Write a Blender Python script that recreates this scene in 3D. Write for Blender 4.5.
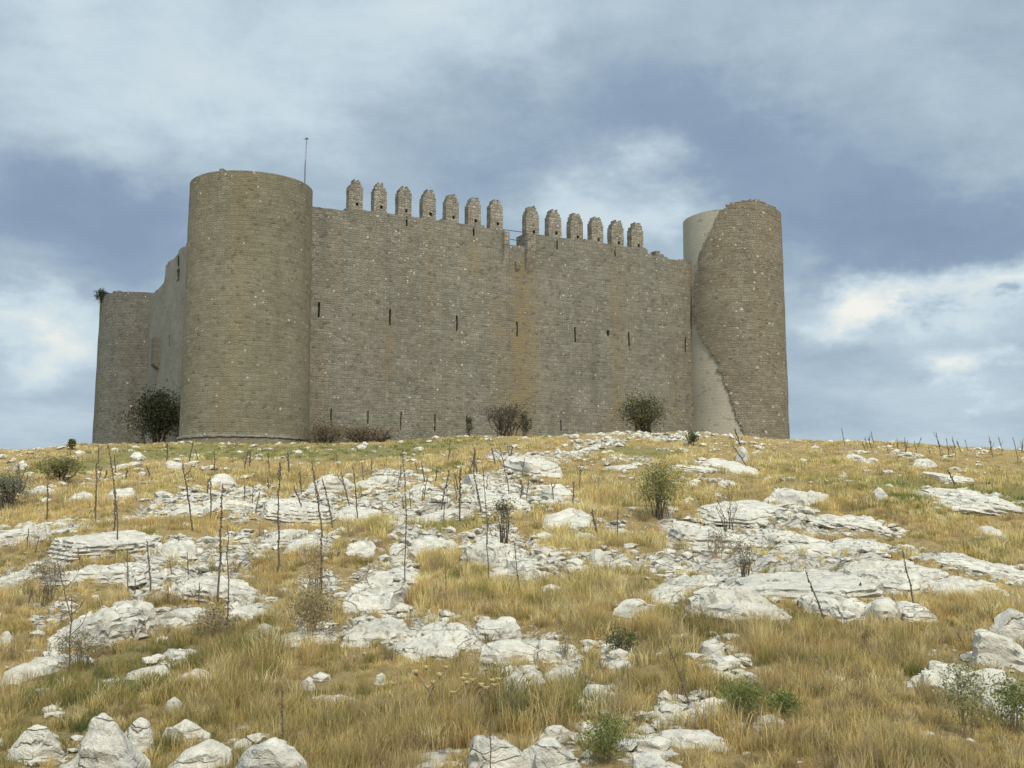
import bpy, bmesh, math, random
import numpy as np
from mathutils import Vector

R = math.radians
rng = np.random.default_rng(7)
random.seed(7)
for o in list(bpy.data.objects):
    bpy.data.objects.remove(o)
SC = bpy.context.scene
COL = SC.collection

# ------------------------------------------------------------------ camera
F = 1100.0
PITCH = R(7.05)
CZ = 1.9                                   # eye height (ground under the camera is z = 0)
cam_d = bpy.data.cameras.new('camera')
cam_d.sensor_width = 36.0
cam_d.lens = 36.0 * F / 1024.0
cam_d.clip_start = 0.05
cam_d.clip_end = 30000
cam = bpy.data.objects.new('camera', cam_d)
COL.objects.link(cam)
cam.location = (0, 0, CZ)
cam.rotation_euler = (math.pi / 2 + PITCH, 0, 0)
SC.camera = cam

def ray(px, py):
    cx = (px - 512) / F
    cy = (384 - py) / F
    c, s = math.cos(PITCH), math.sin(PITCH)
    return np.array([cx, c - cy * s, s + cy * c])

# ------------------------------------------------------------------ world
SUN_EL, SUN_AZ = R(52), R(158)             # azimuth clockwise from +Y: behind the camera, to its right
w = bpy.data.worlds.new('World')
SC.world = w
w.use_nodes = True
nt = w.node_tree
nt.nodes.clear()

def N(tree, typ, **kw):
    n = tree.nodes.new(typ)
    for k, v in kw.items():
        if k in ('inputs',):
            for i, val in v.items():
                n.inputs[i].default_value = val
        else:
            setattr(n, k, v)
    return n

def math_node(tree, op, a, b=None, clamp=False):
    n = tree.nodes.new('ShaderNodeMath')
    n.operation = op
    n.use_clamp = clamp
    for i, v in enumerate((a, b)):
        if v is None:
            continue
        if isinstance(v, (int, float)):
            n.inputs[i].default_value = v
        else:
            tree.links.new(v, n.inputs[i])
    return n.outputs[0]

def maprange(tree, val, a, b, c, d, kind='SMOOTHSTEP'):
    n = tree.nodes.new('ShaderNodeMapRange')
    n.interpolation_type = kind
    n.clamp = True
    tree.links.new(val, n.inputs[0])
    for i, v in enumerate((a, b, c, d)):
        n.inputs[i + 1].default_value = v
    return n.outputs[0]

def ramp(tree, fac, stops, interp='LINEAR'):
    n = tree.nodes.new('ShaderNodeValToRGB')
    n.color_ramp.interpolation = interp
    el = n.color_ramp.elements
    while len(el) < len(stops):
        el.new(0.5)
    for e, (p, c) in zip(el, stops):
        e.position = p
        e.color = (*c, 1)
    tree.links.new(fac, n.inputs[0])
    return n.outputs[0]

def noise(tree, vec, scale, detail=4, rough=0.55, dist=0.0, dims='3D'):
    n = tree.nodes.new('ShaderNodeTexNoise')
    n.noise_dimensions = dims
    n.inputs['Scale'].default_value = scale
    n.inputs['Detail'].default_value = detail
    n.inputs['Roughness'].default_value = rough
    n.inputs['Distortion'].default_value = dist
    if vec is not None:
        tree.links.new(vec, n.inputs['Vector'])
    return n.outputs[0]

def mixc(tree, fac, a, b, blend='MIX'):
    n = tree.nodes.new('ShaderNodeMix')
    n.data_type = 'RGBA'
    n.blend_type = blend
    for sock, v in ((n.inputs[0], fac), (n.inputs[6], a), (n.inputs[7], b)):
        if isinstance(v, (int, float)):
            sock.default_value = v
        elif isinstance(v, tuple):
            sock.default_value = (*v, 1)
        else:
            tree.links.new(v, sock)
    return n.outputs[2]

def build_world():
    tc = N(nt, 'ShaderNodeTexCoord')
    sep = N(nt, 'ShaderNodeSeparateXYZ')
    nt.links.new(tc.outputs['Generated'], sep.inputs[0])
    X, Y, Z = sep.outputs
    zz = math_node(nt, 'ADD', math_node(nt, 'MAXIMUM', Z, 0.0), 0.16)
    cmb = N(nt, 'ShaderNodeCombineXYZ')     # flat cloud deck seen in perspective
    nt.links.new(math_node(nt, 'DIVIDE', X, zz), cmb.inputs[0])
    nt.links.new(math_node(nt, 'DIVIDE', Y, zz), cmb.inputs[1])
    deck = cmb.outputs[0]
    n1 = noise(nt, deck, 0.95, 7, 0.52, 0.35)
    n2 = noise(nt, deck, 2.6, 6, 0.6, 0.5)
    dd = N(nt, 'ShaderNodeCombineXYZ')      # direction with elevation stretched, for cloud banks
    nt.links.new(X, dd.inputs[0]); nt.links.new(Y, dd.inputs[1])
    nt.links.new(math_node(nt, 'MULTIPLY', Z, 1.9), dd.inputs[2])
    warp = N(nt, 'ShaderNodeTexNoise', inputs={'Scale': 6.0, 'Detail': 7.0, 'Roughness': 0.62})
    nt.links.new(dd.outputs[0], warp.inputs['Vector'])
    sub = N(nt, 'ShaderNodeVectorMath', operation='SUBTRACT')
    nt.links.new(warp.outputs[1], sub.inputs[0]); sub.inputs[1].default_value = (0.5, 0.5, 0.5)
    sc_ = N(nt, 'ShaderNodeVectorMath', operation='SCALE'); sc_.inputs['Scale'].default_value = 0.27
    nt.links.new(sub.outputs[0], sc_.inputs[0])
    add = N(nt, 'ShaderNodeVectorMath', operation='ADD')
    nt.links.new(dd.outputs[0], add.inputs[0]); nt.links.new(sc_.outputs[0], add.inputs[1])
    dirw = add.outputs[0]
    val = math_node(nt, 'ADD', math_node(nt, 'MULTIPLY', n1, 0.52), math_node(nt, 'MULTIPLY', n2, 0.28))
    val = math_node(nt, 'SUBTRACT', val, 0.04)
    val = math_node(nt, 'ADD', val, 0.165)
    n3 = noise(nt, dd.outputs[0], 7.5, 10, 0.66, 0.5)
    val = math_node(nt, 'ADD', val, math_node(nt, 'MULTIPLY', math_node(nt, 'SUBTRACT', n3, 0.5), 0.30))
    # cloud banks (seen-direction, angular radius, brighter or darker)
    banks = [(130, 55, .24, .27), (250, 100, .12, .08), (430, 25, .15, .18), (605, 205, .11, .26), (550, 195, .07, .08), (640, 225, .06, .10),
             (905, 304, .10, .44), (1000, 290, .09, .34), (835, 308, .09, .34), (930, 345, .09, .12), (960, 312, .042, -.55), (1002, 314, .036, -.42), (900, 330, .03, -.2), (975, 386, .05, .34), (890, 345, .08, -.06),
             (22, 325, .085, .25), (85, 335, .08, .15), (20, 360, .07, .16), (860, 30, .16, .06), (1000, 120, .12, .06),
             (80, 232, .17, -.27), (190, 240, .12, -.08), (640, 115, .17, -.23), (900, 222, .18, -.31), (1000, 245, .12, -.14), (430, 155, .14, -.12), (740, 160, .13, -.14), (300, 190, .09, -.06), (700, 60, .10, .06), (140, 150, .12, .05), (880, 110, .10, -.06), (560, 40, .08, -.05), (520, 110, .10, -.08),
             (10, 20, .10, -.10), (330, 40, .10, .05)]
    for px, py, rad, wt in banks:
        d = ray(px, py); d = d / np.linalg.norm(d)
        dist = N(nt, 'ShaderNodeVectorMath', operation='DISTANCE')
        nt.links.new(dirw, dist.inputs[0])
        dist.inputs[1].default_value = (d[0], d[1], d[2] * 1.9)
        g = maprange(nt, dist.outputs['Value'], rad, 0.0, 0.0, wt)
        val = math_node(nt, 'ADD', val, g)
    # thinner, paler air towards the horizon
    hz = maprange(nt, Z, 0.14, 0.04, 0.0, 0.05)
    val = math_node(nt, 'ADD', val, hz)
    col = ramp(nt, val, [(0.15, (.150, .203, .285)), (0.34, (.183, .245, .328)), (0.54, (.279, .352, .411)),
                         (0.72, (.385, .462, .512)), (0.86, (.47, .52, .525)), (1.0, (.60, .60, .56))])
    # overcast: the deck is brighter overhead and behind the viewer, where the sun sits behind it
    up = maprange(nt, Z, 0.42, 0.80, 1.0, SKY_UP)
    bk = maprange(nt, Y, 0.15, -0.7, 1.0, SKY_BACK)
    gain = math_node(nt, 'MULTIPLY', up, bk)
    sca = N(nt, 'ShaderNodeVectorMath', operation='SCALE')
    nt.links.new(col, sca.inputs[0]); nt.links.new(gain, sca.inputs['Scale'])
    sky = N(nt, 'ShaderNodeTexSky', sky_type='NISHITA', sun_disc=False)
    sky.sun_elevation = SUN_EL
    sky.sun_rotation = SUN_AZ
    skys = N(nt, 'ShaderNodeVectorMath', operation='SCALE'); skys.inputs['Scale'].default_value = 0.08
    nt.links.new(sky.outputs[0], skys.inputs[0])
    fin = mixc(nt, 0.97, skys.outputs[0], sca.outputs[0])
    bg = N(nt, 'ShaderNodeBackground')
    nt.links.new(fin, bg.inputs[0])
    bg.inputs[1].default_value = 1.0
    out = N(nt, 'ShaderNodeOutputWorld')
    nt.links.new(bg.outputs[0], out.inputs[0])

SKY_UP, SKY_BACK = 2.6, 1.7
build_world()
w.cycles.sampling_method = 'MANUAL'
w.cycles.sample_map_resolution = 512

sun_d = bpy.data.lights.new('sun', 'SUN')
sun_d.energy = 2.3
sun_d.angle = R(9)
sun_d.color = (1.0, 0.90, 0.76)
sun = bpy.data.objects.new('sun', sun_d)
COL.objects.link(sun)
sdir = Vector((math.sin(SUN_AZ) * math.cos(SUN_EL), math.cos(SUN_AZ) * math.cos(SUN_EL), math.sin(SUN_EL)))
sun.rotation_euler = sdir.to_track_quat('Z', 'Y').to_euler()
sun.location = sdir * 60

SC.view_settings.view_transform = 'Standard'
SC.view_settings.look = 'None'
SC.view_settings.gamma = 1
SC.view_settings.exposure = 0.6
SC.view_settings.use_curve_mapping = False
SC.render.film_transparent = False
SC.cycles.max_bounces = 5
SC.cycles.diffuse_bounces = 3
SC.cycles.glossy_bounces = 1
SC.cycles.transmission_bounces = 2
SC.cycles.transparent_max_bounces = 4

# ------------------------------------------------------------------ numpy noise
def _h(ix, iy, iz, seed):
    n = (ix.astype(np.int64) * 374761393 + iy.astype(np.int64) * 668265263 + iz.astype(np.int64) * 2147483647 + seed * 974711) & 0xFFFFFFFF
    n = ((n ^ (n >> 13)) * 1274126177) & 0xFFFFFFFF
    n = ((n ^ (n >> 16)) * 2246822519) & 0xFFFFFFFF
    n = n ^ (n >> 15)
    return (n & 0xFFFFFF) / float(0xFFFFFF)

def vnoise(x, y, z=None, seed=0):
    x = np.asarray(x, float); y = np.asarray(y, float)
    z = np.zeros_like(x) if z is None else np.asarray(z, float)
    ix, iy, iz = np.floor(x), np.floor(y), np.floor(z)
    fx, fy, fz = x - ix, y - iy, z - iz
    fx, fy, fz = [f * f * f * (f * (f * 6 - 15) + 10) for f in (fx, fy, fz)]
    def c(a, b, d): return _h(ix + a, iy + b, iz + d, seed)
    def l(a, b, t): return a + (b - a) * t
    return l(l(l(c(0,0,0), c(1,0,0), fx), l(c(0,1,0), c(1,1,0), fx), fy),
             l(l(c(0,0,1), c(1,0,1), fx), l(c(0,1,1), c(1,1,1), fx), fy), fz)

def fbm(x, y, z=None, seed=0, octs=4, rough=0.5):
    s, a, t = 0.0, 1.0, 0.0
    x = np.asarray(x, float); y = np.asarray(y, float)
    z = np.zeros_like(x) if z is None else np.asarray(z, float)
    c1, s1 = math.cos(0.6), math.sin(0.6)
    for k in range(octs):
        s = s + a * vnoise(x, y, z, seed + k * 17)
        t += a
        a *= rough
        x, y, z = (x * c1 - y * s1) * 2.03 + 5.1, (x * s1 + y * c1) * 2.03 + 1.7, z * 2.03 + 3.3
    return s / t

# ------------------------------------------------------------------ object helpers
def tag(o, label=None, cat=None, group=None, kind=None):
    if label: o['label'] = label
    if cat: o['category'] = cat
    if group: o['group'] = group
    if kind: o['kind'] = kind
    return o

def empty(name, loc):
    o = bpy.data.objects.new(name, None)
    o.empty_display_size = 0.3
    COL.objects.link(o)
    o.location = loc
    return o

def link(name, me, mat, parent=None, loc=None):
    o = bpy.data.objects.new(name, me)
    COL.objects.link(o)
    if mat is not None and len(me.materials) == 0:
        me.materials.append(mat)
    if parent is not None:
        o.parent = parent
    if loc is not None:
        o.location = loc
    return o

def tri_mesh(name, verts, tris, smooth=True):
    me = bpy.data.meshes.new(name)
    verts = np.ascontiguousarray(verts, dtype=np.float32)
    tris = np.ascontiguousarray(tris, dtype=np.int32)
    k = tris.shape[1]
    me.vertices.add(len(verts)); me.vertices.foreach_set('co', verts.ravel())
    me.loops.add(tris.size); me.loops.foreach_set('vertex_index', tris.ravel())
    me.polygons.add(len(tris))
    me.polygons.foreach_set('loop_start', np.arange(0, tris.size, k, dtype=np.int32))
    me.polygons.foreach_set('loop_total', np.full(len(tris), k, dtype=np.int32))
    me.polygons.foreach_set('use_smooth', np.full(len(tris), smooth, dtype=bool))
    me.update(calc_edges=True)
    return me

def float_attr(me, name, vals):
    a = me.attributes.new(name, 'FLOAT', 'POINT')
    a.data.foreach_set('value', np.ascontiguousarray(vals, dtype=np.float32))

def color_attr(me, name, vals):
    a = me.attributes.new(name, 'FLOAT_COLOR', 'POINT')
    v = np.ones((len(vals), 4), dtype=np.float32); v[:, :3] = vals
    a.data.foreach_set('color', v.ravel())

_ico = {}
def ico(sub):
    if sub not in _ico:
        bm = bmesh.new()
        bmesh.ops.create_icosphere(bm, subdivisions=sub, radius=1.0)
        v = np.array([q.co[:] for q in bm.verts])
        f = np.array([[q.index for q in p.verts] for p in bm.faces])
        bm.free()
        _ico[sub] = (v, f)
    return _ico[sub]

class Tubes:
    """collects tapered tubes, leaf blades and knobs into ONE mesh"""
    def __init__(s): s.v, s.f, s.n = [], [], 0
    def tube(s, pts, radii, k=5):
        pts = [np.array(p, float) for p in pts]
        rings = []
        for i, p in enumerate(pts):
            a = pts[max(i - 1, 0)]; b = pts[min(i + 1, len(pts) - 1)]
            t = b - a; t = t / (np.linalg.norm(t) + 1e-9)
            h = np.array([1, 0, 0]) if abs(t[0]) < .8 else np.array([0, 1, 0])
            e1 = np.cross(t, h); e1 /= np.linalg.norm(e1); e2 = np.cross(t, e1)
            ang = np.arange(k) * 2 * math.pi / k
            rings.append(p + radii[i] * (np.cos(ang)[:, None] * e1 + np.sin(ang)[:, None] * e2))
        base = s.n
        V = np.vstack(rings); s.v.append(V); s.n += len(V)
        for i in range(len(pts) - 1):
            for j in range(k):
                a = base + i * k + j; b = base + i * k + (j + 1) % k
                s.f.append((a, b, b + k)); s.f.append((a, b + k, a + k))
        top = base + (len(pts) - 1) * k
        for j in range(1, k - 1):
            s.f.append((top, top + j, top + j + 1))
    def knob(s, p, r, squash=1.0):
        v, f = ico(1)
        V = v * np.array([r, r, r * squash]) + np.array(p)
        s.v.append(V)
        s.f.extend([tuple(t + s.n) for t in f]); s.n += len(V)
    def arrays(s): return np.vstack(s.v), np.array(s.f)
    def build(s, name, mat, parent=None, loc=None, smooth=True):
        v, f = s.arrays()
        return link(name, tri_mesh(name, v, f, smooth), mat, parent, loc)

# ------------------------------------------------------------------ materials
def new_mat(name):
    m = bpy.data.materials.new(name)
    m.use_nodes = True
    t = m.node_tree
    t.nodes.clear()
    out = t.nodes.new('ShaderNodeOutputMaterial')
    b = t.nodes.new('ShaderNodeBsdfPrincipled')
    b.inputs['Roughness'].default_value = 0.9
    b.inputs['Specular IOR Level'].default_value = 0.15
    t.links.new(b.outputs[0], out.inputs[0])
    return m, t, b, out

def bump(t, h, strength, dist, b, prev=None):
    n = t.nodes.new('ShaderNodeBump')
    n.inputs['Strength'].default_value = strength
    n.inputs['Distance'].default_value = dist
    t.links.new(h, n.inputs['Height'])
    if prev is not None:
        t.links.new(prev, n.inputs['Normal'])
    t.links.new(n.outputs[0], b.inputs['Normal'])
    return n.outputs[0]

def masonry_mat(name, c_dark, c_mid, c_light, ochre, white=.045, stone=(4.6, 6.4), contrast=1.0, ochre_amt=.5, bumpk=.7, bands=(), speck=4.4):
    m, t, b, out = new_mat(name)
    uv = t.nodes.new('ShaderNodeUVMap')
    uv.uv_map = 'UV'
    U = uv.outputs[0]
    # slightly uneven courses
    wn = t.nodes.new('ShaderNodeTexNoise'); wn.inputs['Scale'].default_value = 1.3; wn.inputs['Detail'].default_value = 3
    t.links.new(U, wn.inputs['Vector'])
    sub = t.nodes.new('ShaderNodeVectorMath'); sub.operation = 'SUBTRACT'; sub.inputs[1].default_value = (.5, .5, .5)
    t.links.new(wn.outputs[1], sub.inputs[0])
    sc = t.nodes.new('ShaderNodeVectorMath'); sc.operation = 'SCALE'; sc.inputs['Scale'].default_value = .12
    t.links.new(sub.outputs[0], sc.inputs[0])
    ad = t.nodes.new('ShaderNodeVectorMath'); ad.operation = 'ADD'
    t.links.new(U, ad.inputs[0]); t.links.new(sc.outputs[0], ad.inputs[1])
    mp = t.nodes.new('ShaderNodeMapping'); mp.inputs['Scale'].default_value = (stone[0], stone[1], 1)
    t.links.new(ad.outputs[0], mp.inputs[0])
    def vor(feature, vec=mp.outputs[0], scale=1.0, rnd=.82):
        v = t.nodes.new('ShaderNodeTexVoronoi')
        v.voronoi_dimensions = '2D'; v.feature = feature
        v.inputs['Scale'].default_value = scale
        v.inputs['Randomness'].default_value = rnd
        t.links.new(vec, v.inputs['Vector'])
        return v
    cell = vor('F1'); edge = vor('DISTANCE_TO_EDGE')
    bk = t.nodes.new('ShaderNodeTexBrick')
    bk.offset = .5; bk.squash = .8; bk.squash_frequency = 3
    bk.inputs['Color1'].default_value = (0, 0, 0, 1); bk.inputs['Color2'].default_value = (1, 1, 1, 1); bk.inputs['Mortar'].default_value = (.5, .5, .5, 1)
    bk.inputs['Scale'].default_value = 1.0; bk.inputs['Mortar Size'].default_value = .022; bk.inputs['Mortar Smooth'].default_value = .6
    bk.inputs['Bias'].default_value = 0.0; bk.inputs['Brick Width'].default_value = .52; bk.inputs['Row Height'].default_value = .27
    t.links.new(ad.outputs[0], bk.inputs['Vector'])
    bks = t.nodes.new('ShaderNodeSeparateColor'); t.links.new(bk.outputs['Color'], bks.inputs[0])
    rs = t.nodes.new('ShaderNodeSeparateColor'); t.links.new(cell.outputs['Color'], rs.inputs[0])
    big = noise(t, U, .22, 5, .6)
    mid = noise(t, U, 1.1, 4, .6)
    fine = noise(t, U, 9.0, 4, .7)
    tone = math_node(t, 'ADD', math_node(t, 'ADD', math_node(t, 'MULTIPLY', rs.outputs[0], .17 * contrast), math_node(t, 'MULTIPLY', bks.outputs[0], .19 * contrast)),
                     math_node(t, 'MULTIPLY', mid, .36))
    tone = math_node(t, 'ADD', tone, math_node(t, 'MULTIPLY', fine, .30))
    tone = math_node(t, 'ADD', tone, math_node(t, 'MULTIPLY', big, .44))
    col = ramp(t, tone, [(.40, c_dark), (.68, c_mid), (1.0, c_light)])
    # rain streaks of ochre running down the face
    sm = t.nodes.new('ShaderNodeMapping'); sm.inputs['Scale'].default_value = (.42, .035, 1)
    t.links.new(U, sm.inputs[0])
    st = noise(t, sm.outputs[0], 1.0, 5, .62, .4)
    stf = maprange(t, st, .50, .70, 0, ochre_amt)
    stf = math_node(t, 'MULTIPLY', stf, maprange(t, mid, .3, .65, .45, 1.0))
    col = mixc(t, stf, col, ochre)
    sm2 = t.nodes.new('ShaderNodeMapping'); sm2.inputs['Scale'].default_value = (.9, .05, 1); sm2.inputs['Location'].default_value = (7, 3, 0)
    t.links.new(U, sm2.inputs[0])
    st2 = noise(t, sm2.outputs[0], 1.0, 4, .6)
    col = mixc(t, maprange(t, st2, .5, .75, 0, .35), col, (c_dark[0] * .8, c_dark[1] * .82, c_dark[2] * .85))
    # mortar joints weathered back
    joint = maprange(t, edge.outputs['Distance'], .0, .10, 1.0, 0.0)
    joint = math_node(t, 'MAXIMUM', math_node(t, 'MULTIPLY', joint, .6), math_node(t, 'MULTIPLY', bk.outputs['Fac'], maprange(t, mid, .38, .6, .35, 1.0)))
    col = mixc(t, math_node(t, 'MULTIPLY', joint, .33), col, (c_dark[0] * .45, c_dark[1] * .45, c_dark[2] * .45))
    # odd pale limestone blocks
    spv = vor('F1', U, speck, 1.0)
    sps = t.nodes.new('ShaderNodeSeparateColor'); t.links.new(spv.outputs['Color'], sps.inputs[0])
    spd = math_node(t, 'ADD', spv.outputs['Distance'], math_node(t, 'MULTIPLY', sps.outputs[1], .22))
    wmask = math_node(t, 'MULTIPLY', maprange(t, sps.outputs[0], 1 - white, 1 - white + .004, 0, 1, 'LINEAR'), maprange(t, spd, .30, .40, 1, 0))
    wmask = math_node(t, 'MULTIPLY', wmask, maprange(t, noise(t, U, .25, 3, .6), .34, .60, .35, 1))
    col = mixc(t, math_node(t, 'MULTIPLY', wmask, .85), col, (.46, .435, .37))
    if bands:
        us_ = t.nodes.new('ShaderNodeSeparateXYZ'); t.links.new(ad.outputs[0], us_.inputs[0])
        for (bu, bw, z0, z1, amt) in bands:
            wob = math_node(t, 'ADD', us_.outputs[0], math_node(t, 'MULTIPLY', math_node(t, 'SUBTRACT', st2, .5), 1.6))
            dd_ = math_node(t, 'ABSOLUTE', math_node(t, 'SUBTRACT', wob, bu))
            m_ = maprange(t, dd_, bw * 1.25, 0, 0, amt * 1.05)
            m_ = math_node(t, 'MULTIPLY', m_, maprange(t, us_.outputs[1], z0 - 1.2, z0 + .6, 0, 1))
            m_ = math_node(t, 'MULTIPLY', m_, maprange(t, us_.outputs[1], z1 - .3, z1 + .6, 1, 0))
            m_ = math_node(t, 'MULTIPLY', m_, maprange(t, tone, .45, .85, .25, 1.1))
            m_ = math_node(t, 'MULTIPLY', m_, maprange(t, math_node(t, 'ADD', math_node(t, 'MULTIPLY', bks.outputs[0], .5), fine), .45, 1.0, .35, 1.15))
            m_ = math_node(t, 'MULTIPLY', m_, maprange(t, st, .36, .62, .25, 1.0))
            col = mixc(t, m_, col, ochre)
    dmask = maprange(t, rs.outputs[2], .95, .955, 0, .38, 'LINEAR')
    col = mixc(t, dmask, col, (c_dark[0] * .4, c_dark[1] * .4, c_dark[2] * .4))
    t.links.new(col, b.inputs['Base Color'])
    b.inputs['Roughness'].default_value = .95
    hgt = math_node(t, 'ADD', math_node(t, 'MULTIPLY', maprange(t, edge.outputs['Distance'], 0, .22, 0, 1), .6),
                    math_node(t, 'MULTIPLY', rs.outputs[2], .3))
    hgt = math_node(t, 'ADD', hgt, math_node(t, 'MULTIPLY', fine, .5))
    hgt = math_node(t, 'SUBTRACT', hgt, math_node(t, 'MULTIPLY', bk.outputs['Fac'], .5))
    bump(t, hgt, bumpk, .06, b)
    return m

def limestone_mat(name):
    m, t, b, out = new_mat(name)
    tc = t.nodes.new('ShaderNodeTexCoord')
    oi = t.nodes.new('ShaderNodeObjectInfo')
    off = t.nodes.new('ShaderNodeVectorMath'); off.operation = 'SCALE'; off.inputs['Scale'].default_value = 1.0
    ad = t.nodes.new('ShaderNodeVectorMath'); ad.operation = 'ADD'
    t.links.new(tc.outputs['Object'], ad.inputs[0])
    cb = t.nodes.new('ShaderNodeCombineXYZ')
    t.links.new(math_node(t, 'MULTIPLY', oi.outputs['Random'], 37.0), cb.inputs[0])
    t.links.new(math_node(t, 'MULTIPLY', oi.outputs['Random'], 91.0), cb.inputs[1])
    t.links.new(cb.outputs[0], ad.inputs[1])
    P = ad.outputs[0]
    n1 = noise(t, P, 2.2, 6, .62, .6)
    n2 = noise(t, P, 11, 6, .7, .3)
    n3 = noise(t, P, 55, 4, .7)
    v = math_node(t, 'ADD', math_node(t, 'MULTIPLY', n1, .5), math_node(t, 'MULTIPLY', n2, .35))
    v = math_node(t, 'ADD', v, math_node(t, 'MULTIPLY', n3, .15))
    col = ramp(t, v, [(.30, (.22, .20, .155)), (.40, (.43, .395, .315)), (.52, (.575, .53, .425)), (.70, (.69, .645, .535))])
    # grey lichen patches, cracks along the bedding
    lich = maprange(t, noise(t, P, 3.6, 6, .72, 1.0), .50, .64, 0, .6)
    col = mixc(t, lich, col, (.31, .30, .27))
    rust = maprange(t, noise(t, P, 1.7, 5, .7, .6), .60, .74, 0, .4)
    col = mixc(t, rust, col, (.42, .32, .19))
    mp = t.nodes.new('ShaderNodeMapping'); mp.inputs['Scale'].default_value = (1.6, 2.6, 7.5)
    mp.inputs['Rotation'].default_value = (.12, .07, .3)
    t.links.new(P, mp.inputs[0])
    wv = t.nodes.new('ShaderNodeTexNoise'); wv.inputs['Scale'].default_value = 2.4; wv.inputs['Detail'].default_value = 5
    t.links.new(P, wv.inputs['Vector'])
    wad = t.nodes.new('ShaderNodeVectorMath'); wad.operation = 'MULTIPLY_ADD'
    t.links.new(wv.outputs[1], wad.inputs[0]); wad.inputs[1].default_value = (1.5, 1.5, 1.5)
    t.links.new(mp.outputs[0], wad.inputs[2])
    ve = t.nodes.new('ShaderNodeTexVoronoi'); ve.feature = 'DISTANCE_TO_EDGE'; ve.inputs['Scale'].default_value = 1.0
    t.links.new(wad.outputs[0], ve.inputs['Vector'])
    crack = maprange(t, ve.outputs['Distance'], .0, .035, 1, 0)
    crack = math_node(t, 'MULTIPLY', crack, maprange(t, n1, .42, .58, 0, 1))
    col = mixc(t, math_node(t, 'MULTIPLY', crack, .45), col, (.15, .13, .10))
    t.links.new(col, b.inputs['Base Color'])
    b.inputs['Roughness'].default_value = .93
    h = math_node(t, 'ADD', math_node(t, 'MULTIPLY', n2, 1.0), math_node(t, 'MULTIPLY', n3, .35))
    h = math_node(t, 'SUBTRACT', h, math_node(t, 'MULTIPLY', crack, .55))
    bump(t, h, .85, .06, b)
    return m

def ground_mat(name):
    m, t, b, out = new_mat(name)
    tc = t.nodes.new('ShaderNodeTexCoord')
    P = tc.outputs['Object']
    at = t.nodes.new('ShaderNodeAttribute'); at.attribute_name = 'rock'
    ag = t.nodes.new('ShaderNodeAttribute'); ag.attribute_name = 'green'
    n1 = noise(t, P, 1.3, 5, .65, .4)
    n2 = noise(t, P, 7.0, 6, .7)
    n3 = noise(t, P, 38.0, 5, .75)
    soil = ramp(t, math_node(t, 'ADD', math_node(t, 'MULTIPLY', n2, .5), math_node(t, 'MULTIPLY', n3, .5)),
                [(.34, (.12, .085, .04)), (.48, (.27, .19, .08)), (.60, (.38, .275, .115)), (.72, (.44, .34, .17))])
    grn = ramp(t, n3, [(.35, (.07, .075, .028)), (.65, (.20, .20, .07))])
    soil = mixc(t, math_node(t, 'MULTIPLY', ag.outputs['Fac'], .75), soil, grn)
    v = math_node(t, 'ADD', math_node(t, 'MULTIPLY', n2, .55), math_node(t, 'MULTIPLY', n3, .45))
    lime = ramp(t, v, [(.33, (.22, .195, .15)), (.44, (.44, .40, .32)), (.55, (.555, .51, .41)), (.72, (.66, .615, .505))])
    # bedrock is bare where the attribute says so, with a broken gravelly edge
    e = math_node(t, 'ADD', at.outputs['Fac'], math_node(t, 'MULTIPLY', math_node(t, 'SUBTRACT', n2, .5), 1.3))
    e = math_node(t, 'ADD', e, math_node(t, 'MULTIPLY', math_node(t, 'SUBTRACT', n3, .5), .9))
    f = maprange(t, e, .44, .60, 0, 1)
    col = mixc(t, f, soil, lime)
    ve = t.nodes.new('ShaderNodeTexVoronoi'); ve.feature = 'DISTANCE_TO_EDGE'; ve.inputs['Scale'].default_value = 3.2
    mp = t.nodes.new('ShaderNodeMapping'); mp.inputs['Scale'].default_value = (.8, 1.6, 2.5)
    t.links.new(P, mp.inputs[0])
    wv = t.nodes.new('ShaderNodeTexNoise'); wv.inputs['Scale'].default_value = 3.0; wv.inputs['Detail'].default_value = 5
    t.links.new(P, wv.inputs['Vector'])
    wad = t.nodes.new('ShaderNodeVectorMath'); wad.operation = 'MULTIPLY_ADD'
    t.links.new(wv.outputs[1], wad.inputs[0]); wad.inputs[1].default_value = (.5, .5, .5); t.links.new(mp.outputs[0], wad.inputs[2])
    t.links.new(wad.outputs[0], ve.inputs['Vector'])
    crack = math_node(t, 'MULTIPLY', maprange(t, ve.outputs['Distance'], 0, .07, 1, 0), f)
    col = mixc(t, math_node(t, 'MULTIPLY', crack, .7), col, (.09, .08, .06))
    t.links.new(col, b.inputs['Base Color'])
    b.inputs['Roughness'].default_value = .95
    h = math_node(t, 'ADD', math_node(t, 'MULTIPLY', n2, .8), math_node(t, 'MULTIPLY', n3, .5))
    h = math_node(t, 'SUBTRACT', h, math_node(t, 'MULTIPLY', crack, .6))
    bump(t, h, .9, .09, b)
    return m

def blade_mat(name, trans=.35):
    m, t, b, out = new_mat(name)
    a = t.nodes.new('ShaderNodeAttribute'); a.attribute_name = 'tint'
    t.links.new(a.outputs['Color'], b.inputs['Base Color'])
    b.inputs['Roughness'].default_value = .75
    tr = t.nodes.new('ShaderNodeBsdfTranslucent')
    t.links.new(a.outputs['Color'], tr.inputs[0])
    mx = t.nodes.new('ShaderNodeMixShader'); mx.inputs[0].default_value = trans
    t.links.new(b.outputs[0], mx.inputs[1]); t.links.new(tr.outputs[0], mx.inputs[2])
    t.links.new(mx.outputs[0], out.inputs[0])
    return m

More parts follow.
